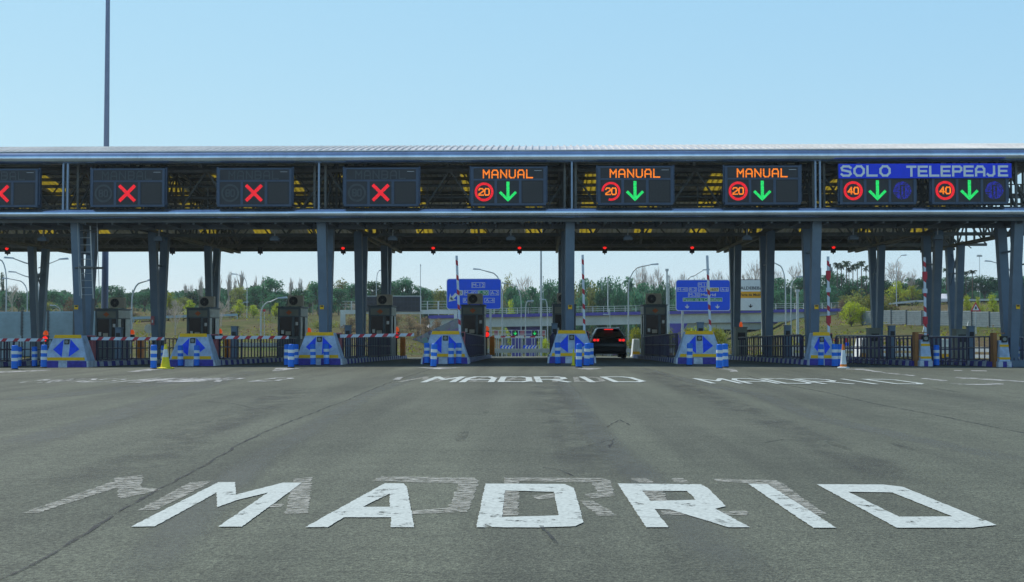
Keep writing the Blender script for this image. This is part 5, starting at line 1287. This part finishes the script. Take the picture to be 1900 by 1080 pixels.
LP = [(932, 140, 505, 890, 500, 'tall street lamp curving left above the blue sign with the left arrow'), (967, 165, 528, 938, 526, 'street lamp curving left, second right of the blue sign with the left arrow'),
 (975, 150, 562, 979, 559, 'short thin lamp right of the blue sign with the left arrow'), (1016, 150, 560, 1012, 556, 'thin lamp post just left of the column beside the car'),
 (1166, 130, 495, 1209, 491, 'tall curved street lamp right above the black car'), (484, 110, 560, 517, 553, 'curved street lamp on the grassy slope third booth from the left'),
 (244, 95, 524, 276, 520, 'curved street lamp beside the booth at far left'), (11, 120, 482, -12, 478, 'curved street lamp at the left edge'), (50, 150, 520, 15, 517, 'low curved street lamp near the left edge'),
 (698, 175, 505, 704, 502, 'thin lamp left of the dark message board'), (1458, 130, 492, 1436, 487, 'tall lamp curving left between two right-hand columns'), (1468, 150, 520, 1479, 514, 'shorter curved lamp beside the tall lamp at right'),
 (1266, 150, 512, 1306, 501, 'curved lamp rising behind the wide blue direction sign'), (1664, 190, 478, 1674, 474, 'thin lamp right of the third-last columns'), (1880, 150, 490, 1840, 485, 'lamp with arm to the left near the right edge'),
 (458, 180, 512, 438, 509, 'thin distant lamp among bare poplars at left'), (1760, 160, 530, 1768, 527, 'thin lamp near the highway with the white vehicle'), (1132, 170, 572, 1129, 584, 'low dark lamp under the overpass left of the black car'),
 (111, 175, 570, 102, 567, 'low lamp behind the noise barrier'), (446, 200, 564, 452, 561, 'low lamp before the yellow-green bush at left')]
for px, Y, top, tip, ty, lb in LP: lamp(px, Y, top, tip, ty, lb, r=.09 if Y < 160 else .07)
lamp(70, 110, 487, 22, 479, 'double-armed street lamp behind the leftmost paired column', (110, 481)); lamp(66, 140, 512, 27, 505, 'lower double-armed lamp behind the leftmost paired column', (72, 508))
for px, Y, top, r, lb in ((1238, 140, 503, .14, 'plain grey pole left of the wide blue direction sign, thick one'), (1241.5, 150, 515, .08, 'plain pale pole left of the wide blue direction sign, thin one'), (1480, 120, 542, .16, 'thick grey pole beside the two curved lamps at right'),
                      (780, 170, 494, .06, 'thin mast above the dark message board'), (1117, 230, 517, .08, 'pale pole in the trees left above the car'), (1128, 200, 519, .10, 'white pole in the trees above the car'), (1008, 230, 515, .06, 'faint thin mast beside the slim tall pole'), (523, 260, 520, .05, 'faint distant mast over the left trees')):
    b = GX(px, Y); T = W(px, top, Y); t = thing('pole', lb, 'pole', b); q = MB(); q.tube((0, 0, -.3), (0, 0, T.z-b.z), r, r*.7, 10); q.build('shaft', 'galvanised', t, smooth=True); q = MB(); q.lathe([(r*1.4, 0), (r*1.4, .25)], 8, c=(0, 0, T.z-b.z)); q.build('cap', 'galvanised', t)
b = GX(1819, 260); T = W(1819, 476, 260); t = thing('stadium_mast', 'distant floodlight mast with a wide lamp head near the right edge', 'mast', b); q = MB(); q.tube((0, 0, 0), (0, 0, T.z-b.z), .07, .05, 8); q.build('pole', 'galvanised', t); q = MB()
for i in range(4): q.box(-.55+i*.3, -.35+i*.3, -.1, .2, T.z-b.z-.05, T.z-b.z+.15); q.box(-.45+i*.25, -.3+i*.25, -.1, .2, T.z-b.z+.2, T.z-b.z+.36)
q.bar((-.6, .1, T.z-b.z+.17), (.6, .1, T.z-b.z+.17), .05); q.build('lamp_head', 'galvanised', t)
# far vehicles
for px, Y, m_, lb in ((1752, 200, 'car_white', 'white car on the raised highway at right'), (813, 215, 'car_white', 'pale car far beyond the white gantry')):
    L = GX(px, Y); c = suv(L, lb, m_, .95, False, 'cars on the far roads'); c.rotation_euler = (0, 0, R(158))
# highway strip on the right slope and far left road
def road(name, pts, w):
    mb = MB(); P = [GX(px, Y) for px, Y in pts]
    for A, B in zip(P, P[1:]):
        k_ = 12
        for i in range(k_):
            a = A.lerp(B, i/k_); b = A.lerp(B, (i+1)/k_)
            vs = []
            for c in (a, b):
                for s_ in (-.5, .5): vs.append((c.x, c.y+s_*w, gz(c.x, c.y)+.25))
            mb.add(vs, [(0, 2, 3, 1)])
    tag(mb.build(name, 'asphalt'), kind='structure')
road('highway', [(1560, 205), (1700, 205), (1900, 201), (2100, 195)], 9); road('hillside_road', [(-100, 158), (200, 163), (340, 170), (440, 176)], 6)
# buildings far behind
for px0, px1, py0, py1, Y, lb in ((1537, 1545, 496, 540, 420, 'distant dull tower block left of the palms'), (1516, 1524, 497, 530, 420, 'distant tower block behind the rightmost front column')):
    A = W(px0, py1, Y); B = W(px1, py0, Y); t = thing('tower_block', lb, 'building', (A.x, Y, A.z)); w, h = B.x-A.x, B.z-A.z; q = MB(); q.box(0, w, 0, 2, -4, h); q.build('wall', 'rock_concrete', t)
    q = MB(); z = .8
    while z < h-1: q.box(.2, w-.2, -.05, 0, z, z+1.1); z += 2.6
    q.build('windows', 'vms_dark', t); q = MB(); q.box(w*.2, w*.7, .4, 1.6, h, h+1.2); q.build('roof', 'vms_dark', t)
Y = 300; A = W(1040, 565, Y); B = W(1098, 551, Y)
t = thing('low_building', 'long pale low building with flat roof among the trees left of the raised barrier', 'building', (A.x, Y, A.z)); w, h = B.x-A.x, B.z-A.z
q = MB(); q.box(0, w, 0, 6, -2, h); q.build('wall', 'rock_concrete', t); q = MB(); q.box(-.2, w+.2, -.3, 6.3, h, h+.3); q.build('roof', 'bridge_concrete', t)
for i in range(6): q = MB(); q.box(.5+i*w/6, .5+i*w/6+.7*w/6, -.06, 0, h*.3, h*.75); q.build('window', 'vms_dark', t)

# ================================================================== TREES
def quad_at(mb, c, s, rng, m=0, up=.0):
    n = Vector((rng.gauss(0, 1), rng.gauss(0, 1), rng.gauss(0, 1)+up)).normalized(); a = n.orthogonal().normalized()
    a = (Matrix.Rotation(rng.uniform(0, 6.28), 3, n) @ a)*s; b = n.cross(a)*rng.uniform(.5, .9)
    mb.add([c-a, c-b*.8, c+a, c+b*.8], [(0, 1, 2, 3)], m)
def limb(mb, p, q, r0, r1): mb.tube(p, q, r0, r1, 5, caps=False)
def norm(tr, cr):            # height 1, width 1
    zm = sorted(v[2] for v in cr.v)[int(len(cr.v)*.995)]; rm = sorted(math.hypot(v[0], v[1]) for v in cr.v)[int(len(cr.v)*.97)]
    for m_ in (tr, cr): m_.v = [(v[0]/rm/2, v[1]/rm/2, v[2]/zm) for v in m_.v]
def tree_leafy(kind, seed):
    rng = random.Random(seed); t = thing(kind[0], 'x', 'tree'); tr = MB(); cr = MB()
    wid, zlo, clumps, per, leaf, crz, lm, dome = kind[1]
    limb(tr, (0, 0, -.05), (rng.uniform(-.02, .02), 0, zlo+.1), .028, .020)
    for i in range(clumps):
        th = rng.uniform(0, 6.28); u = rng.random()
        if dome: zz = zlo+(1-zlo)*(.18+.70*u); rad = wid*math.sqrt(max(.02, 1-((zz-zlo)/(1.0-zlo))**2.4))*rng.uniform(.35, .95)
        else: zz = zlo+(1-zlo)*(.08+.80*u); rad = wid*math.sin(math.pi*min(.95, .2+.75*u))**.7*rng.uniform(.1, .85)
        c = Vector((rad*math.cos(th), rad*math.sin(th), zz)); rx = wid*rng.uniform(.26, .46); rz = crz*rng.uniform(.75, 1.3)
        st = Vector((0, 0, zlo*rng.uniform(.7, 1.1))); limb(tr, st, c, .013, .005)
        for _ in range(per):
            d = Vector((rng.gauss(0, 1), rng.gauss(0, 1), rng.gauss(0, 1))).normalized()*(rng.random()**.4)
            quad_at(cr, c+Vector((d.x*rx, d.y*rx, d.z*rz)), leaf*rng.uniform(.6, 1.3), rng, 0, .3)
    norm(tr, cr); tr.build('trunk', 'bark', t); cr.build('crown', lm, t); return t
def tree_bare(name, seed, spread, upr, n0=9, fine=.0032, depth=4):
    rng = random.Random(seed); t = thing(name, 'x', 'tree'); tr = MB(); cr = MB()
    limb(tr, (0, 0, -.05), (0, 0, .25), .022, .016)
    def grow(p, d, L, r, k):
        q = p+d*L
        if k == 0 or r < .003: cr.tube(p, q, max(r, fine), fine*.6, 3, caps=False)
        else: limb(tr if k > 2 else cr, p, q, r, r*.7)
        if k < depth:
            for _ in range(3 if k else 2):
                nd = (d+Vector((rng.gauss(0, spread), rng.gauss(0, spread), rng.gauss(0, spread*.6)+upr))).normalized()
                grow(p+d*L*rng.uniform(.45, 1), nd, L*rng.uniform(.62, .85), r*.62, k+1)
    for i in range(n0):
        th = i*2.4; z = .12+.5*i/n0; lean = spread*1.3
        grow(Vector((0, 0, z)), Vector((math.cos(th)*lean, math.sin(th)*lean, 1)).normalized(), .24*(1-.35*i/n0)+.04, .010, 0)
    limb(tr, (0, 0, .25), (0, 0, .8), .016, .004)
    norm(tr, cr); tr.build('trunk', 'bare_bark', t); cr.build('crown', 'bare_bark', t); return t
def tree_palm(seed):
    rng = random.Random(seed); t = thing('palm_tree', 'x', 'palm'); tr = MB(); limb(tr, (0, 0, -.05), (.01, 0, .84), .024, .018); tr.lathe([(.02, .80), (.035, .85), (.02, .88)], 8); cr = MB()
    for i in range(26):
        th = i*2.4; el = rng.uniform(-.5, 1.2); L = rng.uniform(.17, .23); p = Vector((.01, 0, .86)); d = Vector((math.cos(th)*math.cos(el), math.sin(th)*math.cos(el), math.sin(el)))
        for k in range(6):
            q = p+d*L/6; s_ = d.cross(Vector((0, 0, 1))).normalized()*(.030 if k < 4 else .016)
            for sg in (-1, 1): cr.add([p, q, q+s_*sg-Vector((0, 0, .02)), p+s_*sg*1.1-Vector((0, 0, .022))], [(0, 1, 2, 3)])
            d = (d-Vector((0, 0, .26))).normalized(); p = q
    cr.v = [(v[0], v[1], .86+(v[2]-.86)*.5) for v in cr.v]; norm(tr, cr); tr.build('trunk', 'bark', t); cr.build('crown', 'palm_leaf', t); return t
PROTO = {
 'pine': [tree_leafy(('pine_tree', (.46, .34, 26, 75, .030, .12, 'pine_leaf', True)), s_) for s_ in (1, 2, 3)],
 'roundpine': [tree_leafy(('pine_tree', (.50, .22, 30, 75, .032, .14, 'pine_leaf', False)), s_) for s_ in (4, 5)],
 'spring': [tree_leafy(('spring_tree', (.42, .16, 30, 55, .024, .13, 'spring_leaf', False)), s_) for s_ in (6, 7)],
 'olive': [tree_leafy(('olive_tree', (.46, .20, 26, 60, .026, .13, 'olive_leaf', False)), s_) for s_ in (8, 9)],
 'dry': [tree_leafy(('dry_shrub', (.55, .05, 22, 60, .030, .16, 'dry_leaf', False)), s_) for s_ in (10, 11)],
 'bush': [tree_leafy(('green_shrub', (.60, .03, 24, 60, .035, .18, 'olive_leaf', False)), s_) for s_ in (12,)],
 'yellowbush': [tree_leafy(('yellow_shrub', (.60, .03, 24, 60, .035, .18, 'spring_leaf', False)), s_) for s_ in (13,)],
 'poplar': [tree_bare('bare_poplar', s_, .08, .28, 12, fine=.0028, depth=3) for s_ in (20, 21, 22)],
 'bare': [tree_bare('bare_tree', s_, .36, .05, 9) for s_ in (30, 31, 32)],
 'palm': [tree_palm(s_) for s_ in (40, 41)]}
PW = {k_: 1. for k_ in PROTO}
# (kind, px, top py, width px, Y)
T = []
def add(kind, *rows):
    for r_ in rows: T.append((kind,)+r_)
add('pine', (3, 506, 9, 240), (8, 540, 20, 238), (34, 541, 34, 240), (92, 538, 42, 240), (118, 545, 36, 250), (176, 532, 46, 240), (212, 530, 44, 235), (242, 543, 42, 250), (268, 541, 40, 245), (300, 548, 36, 260), (356, 541, 40, 235), (398, 540, 42, 240), (430, 536, 36, 250),
    (458, 545, 36, 235), (475, 532, 40, 230), (500, 515, 52, 225), (530, 542, 40, 240), (558, 536, 44, 235), (590, 523, 48, 230), (628, 535, 46, 235), (655, 526, 40, 240), (693, 522, 52, 225), (728, 522, 46, 230), (752, 516, 50, 228), (782, 532, 46, 228),
    (806, 540, 36, 240), (848, 532, 40, 260), (950, 532, 40, 240), (982, 534, 46, 235), (1018, 521, 44, 250), (1045, 522, 44, 260), (1086, 518, 44, 270), (1122, 516, 46, 270), (1158, 515, 48, 265), (1196, 526, 50, 250), (1232, 525, 50, 250),
    (1276, 522, 50, 260), (1312, 520, 50, 260), (1350, 524, 44, 260), (1392, 522, 44, 260), (1446, 516, 52, 240), (1486, 514, 54, 240), (1526, 512, 50, 245), (1552, 505, 44, 258), (1612, 512, 44, 258), (1582, 518, 40, 258), (1640, 520, 40, 250), (1680, 516, 44, 260), (1716, 514, 44, 260),
    (1752, 516, 46, 255), (1790, 512, 52, 260), (1828, 512, 52, 260), (1866, 513, 50, 260), (1905, 512, 50, 255))
add('roundpine', (60, 552, 34, 220), (150, 552, 34, 225), (320, 556, 34, 230), (510, 545, 44, 215), (612, 552, 44, 218), (668, 552, 44, 215), (732, 546, 44, 212), (796, 556, 34, 215), (960, 552, 46, 225), (1000, 550, 40, 228), (1028, 540, 40, 228), (1080, 548, 36, 240), (1118, 534, 42, 225), (1146, 533, 42, 222),
    (1180, 538, 44, 225), (1215, 534, 52, 222), (1252, 538, 46, 222), (1300, 536, 50, 230), (1345, 540, 50, 230), (1400, 540, 50, 230), (1452, 538, 48, 222), (1500, 534, 50, 222), (1540, 530, 46, 222), (1576, 528, 44, 225), (1700, 536, 44, 235), (1740, 532, 44, 235), (1860, 540, 40, 235), (890, 545, 50, 260))
add('olive', (444, 531, 44, 228), (575, 524, 30, 245), (612, 528, 30, 245), (632, 519, 46, 255), (815, 535, 40, 225), (944, 512, 38, 270), (1066, 526, 36, 255), (1100, 527, 40, 250), (1078, 535, 30, 245), (1186, 523, 34, 262), (340, 551, 30, 220), (200, 556, 34, 215), (88, 560, 34, 210), (1660, 548, 40, 215), (1570, 548, 36, 205))
add('spring', (312, 543, 46, 170), (352, 556, 30, 178), (443, 556, 30, 175), (470, 566, 24, 180), (512, 562, 24, 185), (1668, 522, 48, 215), (1693, 530, 40, 212), (1795, 548, 24, 150), (1815, 551, 22, 148), (1842, 546, 26, 146), (1862, 552, 22, 148), (1895, 548, 24, 150), (948, 557, 30, 205), (1780, 556, 20, 152), (1641, 545, 34, 210))
add('bare', (22, 528, 30, 215), (325, 556, 42, 135), (352, 528, 26, 235), (410, 556, 46, 150), (975, 513, 52, 262), (1192, 494, 36, 262), (1222, 498, 44, 262), (1270, 507, 44, 265), (1334, 504, 46, 265), (1360, 507, 34, 265), (1384, 503, 40, 265), (1404, 484, 40, 262), (1440, 500, 34, 262), (1476, 488, 40, 262), (1496, 492, 26, 258), (1630, 500, 40, 262), (1664, 485, 42, 255), (1692, 500, 30, 258), (1735, 500, 34, 262), (660, 560, 34, 190), (1725, 505, 30, 260), (1206, 505, 30, 262), (1250, 512, 36, 262), (1300, 512, 40, 262))
add('poplar', (372, 513, 16, 235), (392, 518, 14, 238), (406, 503, 18, 232), (424, 504, 18, 232), (447, 503, 18, 232), (436, 516, 14, 238), (474, 513, 14, 238), (487, 513, 14, 238), (540, 516, 16, 236), (557, 516, 16, 236), (580, 526, 14, 240), (344, 526, 12, 240), (1196, 496, 18, 260), (1416, 488, 18, 260), (522, 530, 12, 240), (641, 540, 12, 240))
add('palm', (1554, 487, 20, 252), (1562, 490, 18, 256), (1571, 484, 22, 250), (1576, 496, 16, 248), (1583, 490, 20, 254), (1592, 488, 18, 250), (1600, 484, 20, 254), (1757, 497, 22, 252), (1793, 503, 20, 252), (1805, 501, 20, 250), (1608, 492, 16, 258))
add('dry', (128, 552, 40, 150), (650, 590, 40, 150), (668, 600, 36, 140), (735, 582, 44, 172), (762, 586, 44, 170), (790, 588, 40, 172), (812, 592, 34, 170), (775, 600, 36, 155), (740, 604, 40, 150), (712, 600, 40, 152), (690, 590, 40, 160), (1632, 546, 66, 162), (1655, 566, 50, 160), (1565, 556, 30, 175), (550, 585, 30, 170), (430, 575, 36, 185), (375, 575, 36, 185), (245, 570, 40, 190), (1710, 585, 40, 160))
add('bush', (1590, 546, 54, 165), (1606, 539, 84, 160), (1636, 552, 60, 158), (1240, 610, 40, 150), (1340, 612, 34, 150), (1425, 610, 30, 160), (610, 595, 40, 165), (590, 600, 30, 160))
add('yellowbush', (1180, 608, 34, 128), (1207, 612, 26, 130), (1300, 604, 46, 125), (1328, 608, 34, 124), (1276, 608, 34, 126), (1375, 618, 24, 124), (1580, 560, 40, 150), (1010, 628, 24, 140), (1600, 570, 30, 150))
T.sort(key=lambda r_: (r_[0], r_[1]))
KL = {'pine': ('dark green umbrella pine in the far treeline', 'pine'), 'roundpine': ('low dark green round-crowned pine before the treeline', 'pine'), 'olive': ('dull olive-green leafy tree', 'tree'), 'spring': ('bright yellow-green spring tree', 'tree'),
      'bare': ('leafless grey-brown branching tree', 'tree'), 'poplar': ('slim upright bare poplar', 'tree'), 'palm': ('tall thin-stemmed palm on the skyline', 'palm'), 'dry': ('brown dry shrub on the slopes', 'shrub'), 'bush': ('olive green shrub beyond the toll', 'shrub'), 'yellowbush': ('yellowish shrub beyond the toll', 'shrub')}
cnt = {}; used = set(); rngT = random.Random(99)
tot = {k_: sum(1 for r_ in T if r_[0] == k_) for k_ in KL}
for kind, px, top, wpx, Y in T:
    i = cnt.get(kind, 0); cnt[kind] = i+1
    b = GX(px, Y); tp = W(px, top, Y); h = tp.z-b.z
    if h < 1: h = 1.
    wreal = wpx*Y/F*(.75 if kind == 'poplar' else 1); sxy = wreal/PW[kind]; 
    n_, cat_ = KL[kind]
    lb = f'{n_}, {ordn(i)} of {tot[kind]} from the left'
    p = PROTO[kind][rngT.randrange(len(PROTO[kind]))]
    sc = (sxy, sxy, h)
    if kind == 'palm': sc = (sxy*.8, sxy*.8, h)
    if p.name not in used: used.add(p.name); o = p; o.location = b; o.scale = sc; o['label'] = lb
    else: o = again(p, lb, b, None, None, sc)
    o.rotation_euler = (0, 0, rngT.uniform(0, 6.28)); o['category'] = cat_; o['group'] = n_+'s' if not n_.endswith('toll') else n_
for ps in PROTO.values():
    for p in ps:
        if p.name not in used:
            for c in list(p.children): bpy.data.objects.remove(c)
            bpy.data.objects.remove(p)
# far wood behind the first trees and scrub on the slopes
mb = MB(); rng = random.Random(5)
for i in range(26000):
    u = rng.uniform(-450, 2400); Y = rng.uniform(280, 420); x = (u-1005)/F*Y; hh = 4.4+2.0*mnoise.noise(Vector((u*.012, 0, 1)))+1.6*mnoise.noise(Vector((u*.05, 3, 1)))
    z = gz(x, Y)+hh*rng.random()**.6
    quad_at(mb, Vector((x, Y, z)), rng.uniform(.5, 1.2), rng)
tag(mb.build('far_wood', 'pine_leaf'), 'continuous dark wood behind the separate trees', 'wood', kind='stuff')
mb = MB()
for i in range(5200):
    u = rng.uniform(-100, 1980); Y = 100+rng.random()**1.3*120; 
    if 850 < u < 1240: continue
    x = (u-1005)/F*Y; g_ = gz(x, Y)
    if abs(x) < 46 and Y < 92: continue
    if mnoise.noise(Vector((x*.12, Y*.08, 9))) < -.05: continue
    for _ in range(4): quad_at(mb, Vector((x+rng.gauss(0, .35), Y+rng.gauss(0, .3), g_+rng.random()*.45)), rng.uniform(.07, .18), rng, 0 if rng.random() < .45 else 1)
tag(mb.build('slope_scrub', ['dry_leaf', 'spring_leaf']), 'low dry grass and weeds growing over the banks', 'scrub', kind='stuff')
# haze
mh = bpy.data.materials.new('haze_air'); mh.use_nodes = True; n, l = nodes(mh); n.remove(n['Principled BSDF'])
pv = n.new('ShaderNodeVolumePrincipled'); pv.inputs['Color'].default_value = (.82, .92, 1, 1); pv.inputs['Density'].default_value = .0003; pv.inputs['Anisotropy'].default_value = .5
l.new(pv.outputs[0], n['Material Output'].inputs['Volume'])
HAZE = True
if HAZE:
    mb = MB(); mb.box(-860, 860, -45, 645, -7, 34); me = mb.build('haze', mh); tag(me, 'thin pale air haze over the whole place', 'haze', kind='stuff')
